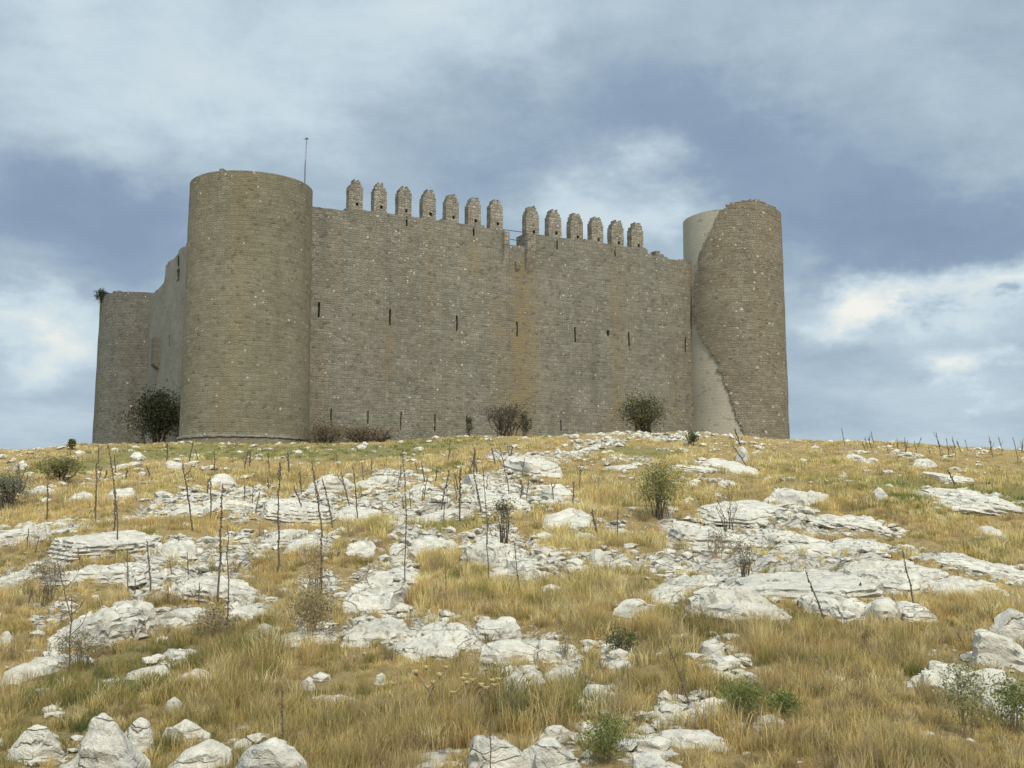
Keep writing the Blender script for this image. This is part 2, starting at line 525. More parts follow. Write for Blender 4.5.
def plain_mat(name, c1, c2, scale=20, rough=.85, metal=0):
    m, t, b, out = new_mat(name)
    tc = t.nodes.new('ShaderNodeTexCoord')
    n = noise(t, tc.outputs['Object'], scale, 5, .65)
    t.links.new(ramp(t, n, [(.32, c1), (.68, c2)]), b.inputs['Base Color'])
    b.inputs['Roughness'].default_value = rough
    b.inputs['Metallic'].default_value = metal
    bump(t, n, .4, .01, b)
    return m

M = {}
M['tower'] = masonry_mat('tower_masonry', (0.113, 0.099, 0.065), (0.184, 0.162, 0.106), (0.265, 0.238, 0.167), (0.221, 0.162, 0.070), white=.03, stone=(5.0, 7.0), ochre_amt=.55, contrast=.75, bumpk=.55)
M['old'] = masonry_mat('old_facing_masonry', (0.116, 0.097, 0.064), (0.189, 0.161, 0.108), (0.286, 0.244, 0.176), (0.220, 0.165, 0.083), white=.07, speck=3.1, stone=(4.6, 7.4), ochre_amt=.4, bumpk=.8)
M['plain'] = masonry_mat('restored_masonry', (.30, .27, .20), (.365, .33, .25), (.41, .375, .295), (.33, .28, .19), white=.0, stone=(3.4, 6.0), contrast=.3, ochre_amt=.25, bumpk=.3)
M['side'] = masonry_mat('side_wall_masonry', (0.168, 0.155, 0.121), (0.226, 0.210, 0.166), (0.294, 0.273, 0.221), (0.221, 0.189, 0.116), white=.01, stone=(4.6, 6.4), contrast=.6, ochre_amt=.25)
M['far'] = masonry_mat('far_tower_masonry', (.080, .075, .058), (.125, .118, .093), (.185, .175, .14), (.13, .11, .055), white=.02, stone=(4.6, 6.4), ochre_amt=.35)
M['merlon'] = masonry_mat('merlon_masonry', (0.135, 0.119, 0.089), (0.227, 0.200, 0.151), (0.346, 0.308, 0.238), (0.270, 0.205, 0.130), white=.06, stone=(4.6, 6.0), ochre_amt=.2, contrast=1.2, bumpk=1.0)
M['rock'] = limestone_mat('limestone')
M['ground'] = ground_mat('hillside')
M['blade'] = blade_mat('grass_blades', .40)
M['leaf'] = blade_mat('leaves', .25)
M['stalk'] = plain_mat('dry_stalk', (.05, .038, .028), (.16, .125, .09), 30)
M['straw'] = plain_mat('straw_stalk', (.16, .12, .07), (.27, .20, .12), 60)
M['twig'] = plain_mat('twig_bark', (.055, .042, .030), (.14, .11, .08), 40)
M['thistle'] = plain_mat('thistle_head', (.30, .22, .09), (.48, .38, .18), 60)
M['metal'] = plain_mat('galvanised_steel', (.13, .14, .15), (.22, .23, .24), 10, .5, .7)

# ------------------------------------------------------------------ terrain
CREST = 60.0
H0 = 1.9
CPX = np.array([-2000, -300, 0, 60, 100, 180, 240, 310, 400, 450, 560, 620, 690, 740, 790, 850, 900, 960, 1024, 1300, 3000], float)
CPY = np.array([500, 466, 449, 445, 443, 442, 444, 444, 440, 436, 434, 431, 432, 435.5, 438.5, 439, 442, 446, 450, 466, 500], float)
HOR = 384 + F * math.tan(PITCH)

def z_base(x, y):
    x = np.asarray(x, float); y = np.asarray(y, float)
    yy = np.maximum(y, 2.5)
    px = 512 + F * np.clip(x / (yy * 1.0), -1.6, 1.6)
    crest = np.interp(px, CPX, CPY)
    tz = (HOR - crest) / F
    s = H0 / CREST + tz
    lin = s * y
    cap = s * CREST
    k = 1.2
    d = lin - cap
    sm = np.where(d > 6, cap, np.where(d < -6, lin, -k * np.log(np.exp(-np.clip(lin, -50, 50) / k) + np.exp(-np.clip(cap, -50, 50) / k))))
    sm = sm + .09 * k * np.exp(-(d / 1.6) ** 2) * 6
    # the hill falls away behind and beside the castle
    rr = np.hypot(x, y - 70)
    drop = np.clip(rr - 85, 0, None)
    return sm - np.minimum(.0022 * drop ** 1.9, 260)

def undul(x, y):
    a = np.clip(np.asarray(y, float) / 14, .25, 1.0)
    n = (fbm(np.asarray(x) * .45, np.asarray(y) * .32, seed=3, octs=3) - .5) * .55 * a
    return n * np.clip(1 - (np.asarray(y) - 50) / 20, .3, 1)

def z_soft(x, y):
    return z_base(x, y) + undul(x, y)

def p2g(px, py):
    """where the line of sight through a pixel meets the hillside"""
    d = ray(px, py)
    ts = np.concatenate([np.arange(2.0, 20, .02), np.arange(20, 90, .08)])
    x, y, z = d[0] * ts, d[1] * ts, CZ + d[2] * ts
    g = z_soft(x, y)
    hit = np.nonzero(z <= g)[0]
    i = hit[0] if len(hit) else int(np.argmin(z - g))
    return float(x[i]), float(y[i])

def zone(px, py, rx, ry, wt):
    x, y = p2g(px, py)
    x0, y0 = p2g(px, min(py + ry, 767 + 60)); x1, y1 = p2g(px, max(py - ry, np.interp(px, CPX, CPY) + 1.5))
    return (x, y, rx * y / F, max((y1 - y0) / 2, .15), wt, (y0 + y1) / 2)


# bare and stony ground as seen on the hillside: centre, half-size, strength
ROCKY = [zone(*q) for q in [
    (60, 528, 80, 18, 1.0), (110, 560, 90, 22, .95), (25, 575, 45, 16, .7), (200, 505, 60, 16, .9), (290, 505, 55, 16, .9),
    (180, 575, 60, 22, .9), (290, 540, 60, 14, .9), (230, 545, 40, 10, .7), (365, 505, 60, 16, .9), (350, 545, 50, 10, .6),
    (390, 570, 40, 16, .8), (330, 580, 50, 12, .7), (440, 505, 60, 16, .95), (430, 540, 40, 12, .9), (500, 545, 50, 20, .9),
    (520, 500, 60, 14, .85), (560, 565, 40, 14, .8), (545, 460, 55, 8, .8), (650, 436, 90, 5, .5), (590, 447, 40, 4, .6),
    (720, 465, 60, 4, .7), (620, 465, 50, 4, .5), (700, 480, 40, 5, .5), (720, 500, 40, 8, .4), (620, 525, 40, 8, .4),
    (720, 530, 60, 18, .9), (800, 520, 50, 20, .9), (760, 570, 110, 26, 1.0), (860, 575, 90, 28, 1.0), (960, 565, 70, 20, 1.0),
    (870, 530, 50, 12, .9), (980, 500, 50, 10, .8), (640, 560, 50, 12, .9), (720, 605, 60, 22, .8), (900, 604, 40, 12, .7),
    (90, 605, 60, 24, .9), (170, 620, 60, 14, .5), (250, 610, 40, 12, .6), (60, 660, 55, 12, .7), (150, 665, 30, 8, .4),
    (370, 595, 40, 16, .9), (400, 630, 80, 22, .95), (500, 650, 70, 26, .9), (560, 680, 40, 20, .6), (610, 650, 40, 14, .65),
    (640, 690, 50, 20, .65), (720, 660, 30, 26, .75), (690, 715, 50, 22, .75), (640, 740, 60, 24, .7), (530, 760, 60, 24, .8),
    (290, 632, 40, 10, .8), (970, 665, 50, 20, .9), (120, 480, 50, 7, .35), (160, 466, 60, 5, .3), (890, 458, 60, 5, .3),
    (500, 480, 60, 10, .6), (410, 480, 40, 9, .5), (90, 750, 60, 24, .4), (200, 750, 60, 20, .5), (430, 762, 40, 10, .5), (300, 760, 40, 14, .4)]]
GREEN = [zone(*q) for q in [
    (300, 452, 190, 9, 1.0), (140, 452, 60, 8, .6), (70, 465, 45, 10, .9), (650, 452, 60, 5, .8), (930, 490, 80, 12, .9), (850, 482, 40, 10, .7),
    (450, 524, 35, 8, .9), (90, 690, 70, 28, .75), (150, 660, 60, 16, .7), (740, 700, 32, 14, .9), (790, 715, 26, 10, .7),
    (540, 715, 60, 18, .55), (610, 740, 30, 16, .8), (40, 740, 50, 26, .55), (900, 500, 60, 10, .6), (215, 660, 50, 16, .45),
    (350, 480, 30, 6, .4), (960, 700, 40, 20, .5), (560, 690, 30, 12, .4), (440, 470, 30, 6, .4), (1000, 545, 30, 8, .3)]]

def zfield(zs, x, y):
    m = np.zeros_like(np.asarray(x, float))
    for (cx, cy, rx, ry, wt, ym) in zs:
        q = ((x - cx) / rx) ** 2 + ((y - ym) / ry) ** 2
        m = np.maximum(m, wt * np.clip(1.5 - q, 0, 1))
    return m

def rockfield(x, y):
    m = zfield(ROCKY, x, y)
    a = np.clip(np.abs(y) / 13, .6, 2.2)
    n = fbm(x * 1.25 / a, y * 1.7 / a, seed=41, octs=5, rough=.66) - .5
    m = np.where(m > .95, m * .94, m * .70) + n * 1.9 * np.clip(m * 4, 0.2, 1)
    return np.clip(m, 0, 1)

def blocks(x, y, sx, sy, seed):
    """random height of the fractured block a point lies on, and the distance to the nearest joint"""
    u, v = x / sx, y / sy
    iu, iv = np.floor(u), np.floor(v)
    d1 = np.full(np.shape(u), 9.); d2 = d1.copy(); h = np.zeros(np.shape(u))
    z0 = np.zeros(np.shape(u))
    for a in (-1, 0, 1):
        for b in (-1, 0, 1):
            cx, cy = iu + a, iv + b
            jx = cx + .5 + .42 * (2 * _h(cx, cy, z0, seed) - 1); jy = cy + .5 + .42 * (2 * _h(cx, cy, z0, seed + 1) - 1)
            d = np.hypot(u - jx, v - jy)
            near = d < d1
            d2 = np.where(near, d1, np.minimum(d2, d))
            h = np.where(near, _h(cx, cy, z0, seed + 2), h)
            d1 = np.where(near, d, d1)
    return h, d2 - d1

def shelf(x, y, rk):
    """bedded limestone: stepped shelves where the rock is bare"""
    a = np.clip(y / 16, .35, 1.5)
    n = fbm(x * .5 / a, y * .8 / a, seed=77, octs=3)
    lv = n * 6
    st = np.floor(lv) + np.clip((lv - np.floor(lv) - .72) / .28, 0, 1)
    n2 = fbm(x * 5 / a, y * 7 / a, seed=91, octs=3) - .5
    lo = np.clip((rk - .25) / .4, 0, 1)
    wx = x + (fbm(x * 2.1, y * 2.1, seed=301, octs=2) - .5) * .5; wy = y + (fbm(x * 2.1, y * 2.1, seed=307, octs=2) - .5) * .5
    h1, e1 = blocks(wx, wy, .62 * a, .50 * a, 311)
    h2, e2 = blocks(wx, wy, .24 * a, .20 * a, 331)
    big = np.clip((zfield(ROCKY, x, y) - .93) / .06, 0, 1)     # the broad sheets are smoother
    h1 = h1 * (1 - .8 * big) + .4 * big; h2 = h2 * (1 - .7 * big) + .35 * big
    n2 = n2 + (h1 - .5) * 1.5 - .5 * np.clip(1 - e1 / .14, 0, 1) + (h2 - .5) * .6 - .3 * np.clip(1 - e2 / .16, 0, 1)
    return lo * ((st / 6 - .42) * .42 * a + n2 * .085 * a) * np.clip(1 - (y - 48) / 14, .25, 1)

def z_ground(x, y):
    x = np.asarray(x, float); y = np.asarray(y, float)
    return z_soft(x, y) + shelf(x, y, rockfield(x, y))

def build_ground():
    ys = [1.0]
    while ys[-1] < 98: ys.append(ys[-1] * 1.0052 + .002)
    ys = np.array([-8000, -2500, -800, -300, -120, -60, -30, -15, -8, -4, -2, -.8, 0, .5] + ys + [102, 108, 116, 126, 140, 160, 190, 240, 320, 450, 700, 1200, 2500, 5000, 9000])
    t = np.linspace(-1, 1, 561)
    side = np.array([1.06, 1.15, 1.3, 1.6, 2.2, 3.5, 6, 12, 30, 90, 300])
    tt = np.concatenate([-side[::-1], t, side])
    wd = 3.6 + .60 * np.clip(ys, 0, 100)
    wd = wd + np.clip(ys - 100, 0, None) * .3
    X = tt[None, :] * wd[:, None]
    Y = np.repeat(ys[:, None], len(tt), 1)
    X = np.clip(X, -9000, 9000) + tt[None, :] * .001
    rk = rockfield(X, Y)
    fade = (np.abs(tt)[None, :] <= 1.7) & (Y > .2) & (Y < 99)
    rk = rk * fade
    Z = z_soft(X, Y) + shelf(X, Y, rk)
    Z = Z + (fbm(X * 6, Y * 6, seed=5, octs=2) - .5) * .05 * fade
    gr = np.clip(zfield(GREEN, X, Y), 0, 1) * fade
    nr, nc = X.shape
    V = np.stack([X, Y, Z], -1).reshape(-1, 3)
    i = np.arange(nr - 1)[:, None] * nc + np.arange(nc - 1)[None, :]
    q = np.stack([i, i + 1, i + 1 + nc, i + nc], -1).reshape(-1, 4)
    me = tri_mesh('ground', V, q, True)
    float_attr(me, 'rock', rk.ravel()); float_attr(me, 'green', gr.ravel())
    tag(link('ground', me, M['ground']), kind='structure')
build_ground()

# ------------------------------------------------------------------ castle
def at(px, py, Y):
    d = ray(px, py)
    return np.array([0, 0, CZ]) + d * (Y / d[1])

TA = at(248.3, 310, 68.0); TB = at(733.2, 320, 86.2); TC = at(142, 366, 102.3)
RAD = 3.98
RAD_A = 3.84
A2, B2, C2 = TA[:2], TB[:2], TC[:2]
Uab = (B2 - A2) / np.linalg.norm(B2 - A2); Nab = np.array([Uab[1], -Uab[0]])
Uac = (C2 - A2) / np.linalg.norm(C2 - A2); Nac = np.array([-Uac[1], Uac[0]])
if Nac[0] > 0: Nac = -Nac
LAB = np.linalg.norm(B2 - A2); LAC = np.linalg.norm(C2 - A2)
O_ab = A2 - .3 * Nab; O_ac = A2 + .2 * Nac
ZB = 3.6                                  # foot of the masonry, in the ground

def on_plane(px, py, O, n, U):
    d = ray(px, py)
    t = np.dot(O - np.zeros(2), n) / np.dot(d[:2], n)
    p = np.array([0, 0, CZ]) + d * t
    return float(np.dot(p[:2] - O, U)), float(p[2])
ab = lambda px, py: on_plane(px, py, O_ab, Nab, Uab)
ac = lambda px, py: on_plane(px, py, O_ac, Nac, Uac)

castle = empty('castle', (float((A2[0] + B2[0]) / 2), float((A2[1] + B2[1]) / 2), ZB))
tag(castle, 'ruined grey stone castle with round corner towers on the hilltop', 'castle')
CO = np.array(castle.location)

def masonry(name, us, zs, keep, P, th, mat, parent, jit=.02, closed=False, seed=0, smooth=False, uoff=0.0):
    """a skin of stone cells: P(u, z, depth) -> xyz; missing cells leave real openings through the thickness"""
    nu, nz = len(us), len(zs)
    UU, ZZ = np.meshgrid(us, zs, indexing='ij')
    def verts(dep):
        ju = (vnoise(UU * 3.1, ZZ * 3.1, seed=seed) - .5) * 2 * jit
        jz = (vnoise(UU * 3.1 + 9, ZZ * 3.1, seed=seed + 1) - .5) * 2 * jit
        jd = (fbm(UU * .5, ZZ * .5, seed=seed + 2, octs=3) - .5) * 3 * jit
        if closed: ju[-1], jz[-1], jd[-1] = ju[0], jz[0], jd[0]
        return np.stack(P(UU + ju, ZZ + jz, dep + jd), -1)
    Fv, Bv = verts(0.0), verts(th)
    V = np.concatenate([Fv.reshape(-1, 3), Bv.reshape(-1, 3)]) - CO
    nb = nu * nz
    faces, uvs = [], []
    idx = lambda i, j: i * nz + j
    def solid(i, j):
        if closed: i %= nu - 1
        return 0 <= i < nu - 1 and 0 <= j < nz - 1 and keep[i, j]
    for i in range(nu - 1):
        for j in range(nz - 1):
            if not keep[i, j]: continue
            a, b_, c, d = idx(i, j), idx(i + 1, j), idx(i + 1, j + 1), idx(i, j + 1)
            u0, u1, z0, z1 = us[i] + uoff, us[i + 1] + uoff, zs[j], zs[j + 1]
            faces.append((a, b_, c, d)); uvs += [(u0, z0), (u1, z0), (u1, z1), (u0, z1)]
            faces.append((b_ + nb, a + nb, d + nb, c + nb)); uvs += [(u1, z0), (u0, z0), (u0, z1), (u1, z1)]
            if not solid(i, j + 1):
                faces.append((d, c, c + nb, d + nb)); uvs += [(u0, z1), (u1, z1), (u1, z1 + th), (u0, z1 + th)]
            if j > 0 and not solid(i, j - 1):
                faces.append((b_, a, a + nb, b_ + nb)); uvs += [(u1, z0), (u0, z0), (u0, z0 - th), (u1, z0 - th)]
            if not solid(i - 1, j):
                faces.append((a, d, d + nb, a + nb)); uvs += [(u0, z0), (u0, z1), (u0 - th, z1), (u0 - th, z0)]
            if not solid(i + 1, j):
                faces.append((c, b_, b_ + nb, c + nb)); uvs += [(u1, z1), (u1, z0), (u1 + th, z0), (u1 + th, z1)]
    me = bpy.data.meshes.new(name)
    me.from_pydata(V.tolist(), [], faces)
    uvl = me.uv_layers.new(name='UV')
    uvl.data.foreach_set('uv', np.array(uvs, dtype=np.float32).ravel())
    if smooth:
        me.shade_smooth()
        me.set_sharp_from_angle(angle=R(40))
    bm = bmesh.new(); bm.from_mesh(me)
    loose = [v for v in bm.verts if not v.link_faces]
    bmesh.ops.delete(bm, geom=loose, context='VERTS')
    bm.to_mesh(me); bm.free()
    return link(name, me, mat, parent)

def stone_mesh(name, verts, faces, mat, parent):
    """small masonry piece given in castle space with simple box-mapped stone coordinates"""
    me = bpy.data.meshes.new(name)
    me.from_pydata([tuple(v) for v in verts], [], faces)
    uvl = me.uv_layers.new(name='UV')
    for p in me.polygons:
        n = p.normal
        for li in p.loop_indices:
            co = me.vertices[me.loops[li].vertex_index].co
            uvl.data[li].uv = ((co.x + co.y * .6, co.z) if abs(n.z) < .7 else (co.x, co.y))
    return link(name, me, mat, parent)

def cuts(a, b, step, extra=()):
    c = list(np.linspace(a, b, max(2, int(round((b - a) / step)) + 1)))
    for e in extra:
        c = [v for v in c if abs(v - e) > .045] + [e]
    return np.array(sorted(c))

def lining(O, U, n, u, z0, z1, wd, parent):
    """the cut-stone lining of an arrow slit, open towards the field"""
    a, b_ = u - wd / 2 + .012, u + wd / 2 - .012
    z0, z1 = z0 + .012, z1 - .012
    def P(uu, zz, dep):
        q = O + U * uu - n * dep
        return np.array([q[0], q[1], zz]) - CO
    d0, d1 = .05, .95
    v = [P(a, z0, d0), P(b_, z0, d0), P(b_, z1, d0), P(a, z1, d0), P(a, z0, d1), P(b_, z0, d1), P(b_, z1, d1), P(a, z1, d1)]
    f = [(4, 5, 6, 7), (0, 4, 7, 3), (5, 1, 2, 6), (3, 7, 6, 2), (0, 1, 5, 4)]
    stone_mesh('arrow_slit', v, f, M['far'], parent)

# --- the long curtain wall between the near tower and the ruined tower
top_l = ab(330, 208.5)[1]
u_l = ab(346, 210)[0]
z_top = np.mean([ab(355, 207)[1], ab(451, 220)[1], ab(575, 240)[1], ab(636, 249.5)[1]])
u_n0, u_n1 = ab(505, 246)[0], ab(526, 246)[0]
z_notch = ab(515, 246)[1]
u_end = ab(646, 250)[0]
def wband(px, hw, ytop, ybot, amt):
    u, z1 = ab(px, ytop); z0 = ab(px, ybot)[1]
    return (u, hw, z0, z1, amt)
M['wall'] = masonry_mat('curtain_wall_masonry', (0.110, 0.101, 0.074), (0.177, 0.162, 0.123), (0.269, 0.249, 0.193), (.215, .160, .078), white=.06, stone=(4.6, 6.4), ochre_amt=.45,
    bands=[wband(337, .55, 225, 300, .7), wband(391, .45, 318, 380, .75), wband(319, .9, 330, 430, .55), wband(408, .6, 222, 262, .4), wband(475, .6, 236, 275, .55),
           wband(456, .7, 330, 430, .35), wband(517, 2.0, 262, 432, .75), wband(528, 1.0, 262, 400, .5), wband(543, .8, 300, 420, .35), wband(614, .8, 240, 430, .6),
           wband(676, 1.1, 256, 432, .55), wband(690, .7, 256, 432, .7), wband(500, .8, 300, 420, .4), wband(575, .5, 340, 420, .3)])
slits = []
for px, y0, y1 in [(319, 303, 317), (390, 310, 325), (457, 317, 331), (517, 322, 336), (575, 327, 342), (629, 333, 346), (685.5, 338, 352),
                   (407, 217, 226), (474, 226, 236), (557, 240, 249), (615, 247, 256),
                   (331.5, 409, 421), (368, 411, 424), (401, 412, 429), (435, 414, 431), (467, 416, 430), (500, 417, 430), (531, 418, 429), (561, 420, 431)]:
    u, za = ab(px, y0); zb_ = ab(px, y1)[1]
    slits.append((u, min(za, zb_), max(za, zb_), .10 if y0 > 400 else .13))
uh, zh = ab(608, 333); slits.append((uh, zh - .22, zh + .22, .22))
eu, ez = [u_l, u_n0, u_n1, u_end], []
for u, a, b_, wd in slits:
    eu += [u - wd / 2, u + wd / 2]; ez += [a, b_]
us = cuts(.5, LAB, .38, eu)
z_hi = max(top_l, z_top) + .5
zs = np.concatenate([cuts(ZB, z_notch - .35, .42, [e for e in ez if e < z_notch - .4]),
                     cuts(z_notch - .20, z_hi, .13, [e for e in ez if e > z_notch - .2])])
zs = np.unique(np.round(zs, 4))
def prof_ab(u):
    r1 = (vnoise(np.array([u * 1.7]), np.array([.5]), seed=8)[0] - .5)
    if u < u_l: return top_l + .12 * r1
    if u_n0 < u < u_n1: return z_notch + .35 * r1
    if u > u_end:
        t = (u - u_end) / (ab(692, 260)[0] - u_end)
        return z_top - .12 - .5 * min(t, 1.3) + .55 * r1
    return z_top + .22 * r1
keep = np.zeros((len(us) - 1, len(zs) - 1), bool)
for i in range(len(us) - 1):
    uc = (us[i] + us[i + 1]) / 2
    p = prof_ab(uc)
    for j in range(len(zs) - 1):
        zc = (zs[j] + zs[j + 1]) / 2
        k = zc < p
        if k:
            for u, a, b_, wd in slits:
                if abs(uc - u) < wd / 2 and a < zc < b_: k = False
        keep[i, j] = k
def P_ab(u, z, dep):
    return O_ab[0] + Uab[0] * u - Nab[0] * dep, O_ab[1] + Uab[1] * u - Nab[1] * dep, z + 0 * u
wall_ab = masonry('curtain_wall', us, zs, keep, P_ab, 1.5, M['wall'], castle, jit=.03, seed=10)
for u, a, b_, wd in slits:
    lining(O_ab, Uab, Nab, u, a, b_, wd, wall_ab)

# --- merlons
def merlon(px, ytop, ybase, wpx, k):
    u, zt = ab(px, ytop); zb0 = ab(px, ybase)[1]
    u0, u1 = ab(px - wpx / 2 + 2.6, (ytop + ybase) / 2)[0], ab(px + wpx / 2 + .3, (ytop + ybase) / 2)[0]
    W = u1 - u0
    u = (u0 + u1) / 2
    z0 = min(z_top + .02, zb0) - .25
    r = random.Random(k)
    us_ = np.linspace(-W / 2, W / 2, 11); zs_ = np.linspace(z0, zt, 21)
    keep = np.ones((10, 20), bool)
    sh = .70 + r.uniform(-.04, .04)
    pk = r.choice([0.0, -.12, .15]); 
    for i in range(10):
        t = (i + .5) / 5 - 1
        for j in range(20):
            h = (j + .5) / 20
            hw = 1.0 if h < sh else 1.0 - .62 * (h - sh) / (1 - sh)
            if abs(t - pk * max(0, h - sh) * 2) > hw + .03: keep[i, j] = False
            if j == 19 and (abs(t) < .2 or r.random() < .2): keep[i, j] = False
            if 4 <= j <= 5 and 5 <= i <= 6: keep[i, j] = False        # the loop-hole at its foot
    sd = r.choice([-1, 1]); dam = r.choice([0, 0, 1, 1, 2])
    for i in range(10):
        for j in range(20):
            t = ((i + .5) / 5 - 1) * sd
            if dam and t > .75 - .16 * dam and j > 18 - dam: keep[i, j] = False
    uo = u
    def P(uu, zz, dep):
        q = uo + uu
        return O_ab[0] + Uab[0] * q - Nab[0] * (dep + .05), O_ab[1] + Uab[1] * q - Nab[1] * (dep + .05), zz
    m = masonry('merlon', us_, zs_, keep, P, .62, M['merlon'], wall_ab, jit=.022, seed=100 + k, uoff=u * 1.37)
    return m
MER = [(355, 179, 207, 16), (379.5, 182, 210, 15), (404, 185.5, 213, 15.5), (428.3, 189, 216.5, 15.3), (451.5, 193, 220, 15), (473.5, 197, 223.5, 14.8),
       (495.5, 199, 226, 14.5), (531.5, 205, 237, 15), (554, 209, 237, 15), (575.7, 213, 241, 14.5), (596.5, 216.5, 243.5, 14), (616.5, 219.5, 246.5, 14.3), (636.5, 222, 249.5, 14)]
for k, q in enumerate(MER):
    merlon(*q, k)

# --- broken corbels where the machicolation stood
def corbel(px, py0, py1, wpx, proud):
    u0, zt = ab(px - wpx / 2, py0); u1, _ = ab(px + wpx / 2, py0); zb0 = ab(px, py1)[1]
    v, f = [], []
    prof = [(.02, zt), (-proud, zt), (-proud, zt - (zt - zb0) * .35), (-proud * .55, zt - (zt - zb0) * .7), (.02, zb0)]
    for uu in (u0, u1):
        for dep, zz in prof:
            q = O_ab + Uab * uu - Nab * dep
            v.append(np.array([q[0], q[1], zz]) - CO)
    n = len(prof)
    f = [tuple(range(n)), tuple(range(2 * n - 1, n - 1, -1))]
    for i in range(n):
        j = (i + 1) % n
        f.append((i, i + n, j + n, j))
    stone_mesh('corbel', v, f, M['merlon'], wall_ab)
corbel(505, 232, 268, 5, .35)
corbel(529, 234, 272, 8, .40)
corbel(517, 262, 272, 4, .22)

# --- towers
def tower(name, c, rad, zprof, mat, nu=100, plinth=None, seed=0, parent=castle, zmax=30, step=.42, batter=.008, keepf=None, dep0=0.0, th=1.3, jit=.025, zfine=None):
    us_ = np.linspace(0, 2 * math.pi, nu + 1)
    zf = zmax - 2.5 if zfine is None else zfine
    zs_ = np.unique(np.round(np.concatenate([cuts(ZB - 1.0, zf, step), cuts(zf + .14, zmax, .14)]), 4))
    keep = np.zeros((nu, len(zs_) - 1), bool)
    for i in range(nu):
        a = (us_[i] + us_[i + 1]) / 2
        p = zprof(a)
        for j in range(len(zs_) - 1):
            zc = (zs_[j] + zs_[j + 1]) / 2
            keep[i, j] = zc < p and (keepf is None or keepf(a, zc))
    def P(uu, zz, dep):
        r_ = rad - dep + batter * (18 - zz) + dep0
        if plinth is not None:
            r_ = r_ + np.where(zz < plinth, .16, 0)
        return c[0] + r_ * np.cos(uu), c[1] + r_ * np.sin(uu), zz
    o = masonry(name, us_, zs_, keep, P, th, mat, parent, jit=jit, closed=True, seed=seed, smooth=True)
    uvl = o.data.uv_layers['UV'].data
    arr = np.zeros(len(uvl) * 2, dtype=np.float32); uvl.foreach_get('uv', arr)
    arr[0::2] *= rad; arr[0::2] += seed * 3.7
    uvl.foreach_set('uv', arr)
    return o

def rag(a, s, amp=.2, seed=0):
    return (fbm(np.array([math.cos(a) * s]), np.array([math.sin(a) * s]), seed=seed, octs=3)[0] - .5) * 2 * amp

za_top = at(250, 169, 68 - 3.98)[2]
zplinth = at(245, 436, 64)[2]
tower_a = tower('tower', A2, RAD_A, lambda a: za_top + rag(a, 3, .10, 4), M['tower'], seed=21, zmax=za_top + .4, plinth=zplinth, batter=.006)
def plinth_course():
    n = 96; v, f = [], []
    zp = at(245, 434.5, 64)[2]
    for i in range(n):
        a = 2 * math.pi * i / n
        for dr, dz in ((.0, .03), (.13, .0), (.13, -.11), (.0, -.13)):
            q = RAD_A + .006 * (18 - zp) + dr + .015 * math.sin(i * 2.7)
            v.append((A2[0] + q * math.cos(a) - CO[0], A2[1] + q * math.sin(a) - CO[1], zp + dz + .02 * math.sin(i * 1.9) - CO[2]))
    for i in range(n):
        j = (i + 1) % n
        for k in range(3):
            f.append((4 * i + k, 4 * i + k + 1, 4 * j + k + 1, 4 * j + k))
    stone_mesh('plinth_course', v, f, M['side'], tower_a)
plinth_course()
zc_top = at(130, 292, 98.5)[2]
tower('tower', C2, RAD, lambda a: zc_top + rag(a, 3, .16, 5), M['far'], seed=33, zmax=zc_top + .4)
# the ruined tower: pale restored core with a ragged old facing still standing proud of it
ang_cam = math.atan2(-B2[1], -B2[0])      # towards the viewer
def b_ang(px, Y=None):
    """angle on the tower whose surface is seen at this column"""
    tx = (px - 733.2) / 51.0
    return ang_cam + math.asin(max(-1, min(1, tx)))
def b_px(a):
    d = (a - ang_cam + math.pi) % (2 * math.pi) - math.pi
    return d
zB = lambda py: at(735, py, 82.2)[2]
zBs = lambda py, px: at(px, py, 82.2 + 4 * (1 - math.sqrt(max(0, 1 - ((px - 733.2) / 51) ** 2))))[2]
TOPX = [684, 700, 712, 722, 732, 742, 750, 757, 764, 770, 776, 781]
TOPY = [216, 211, 208, 206, 204, 200, 198, 199, 203, 205, 208, 214]
TOPA = [b_px(b_ang(x)) for x in TOPX]; TOPZ = [zBs(y, x) for x, y in zip(TOPX, TOPY)]
def prof_core(a):
    d = b_px(a)
    return zBs(214, 700) + .25 + rag(a, 3, .05, 6)
def prof_old(a):
    d = b_px(a)
    if abs(d) > 1.6: return zBs(212, 775) - .6 * abs(d) + rag(a, 4, .5, 7)
    return float(np.interp(d, TOPA, TOPZ)) + rag(a, 5, .25, 7)
# left boundary of the old facing (column seen at each row)
LBY = [196, 205, 212, 220, 228, 238, 248, 265, 290, 315, 330, 346, 359, 383, 410, 427, 470]
LBX = [738, 729, 723, 718, 714, 709, 704, 700, 695, 694, 699, 707, 715, 723, 732, 738, 748]
LBZ = [zBs(y, x) for x, y in zip(LBX, LBY)][::-1]; LBA = [b_px(b_ang(x)) for x in LBX][::-1]
def keep_old(a, z):
    d = b_px(a)
    if d < -1.75 or d > 2.6: return False
    zq = math.floor(z / .2) * .2
    lim = float(np.interp(zq, LBZ, LBA)) + (random.Random(int(zq * 100)).random() - .5) * (.035 if z < zBs(330, 700) else .015)
    return d > lim
core = tower('tower', B2, RAD - .12, prof_core, M['plain'], seed=45, zmax=zBs(198, 750) + 1.0, zfine=zBs(216, 750) - 1.5)
tower('old_facing', B2, RAD - .12, prof_old, M['old'], nu=190, step=.2, seed=51, parent=core, zmax=zBs(198, 750) + .5, keepf=keep_old, dep0=.15, th=1.5, jit=.04, zfine=zBs(216, 750) - 1.5)

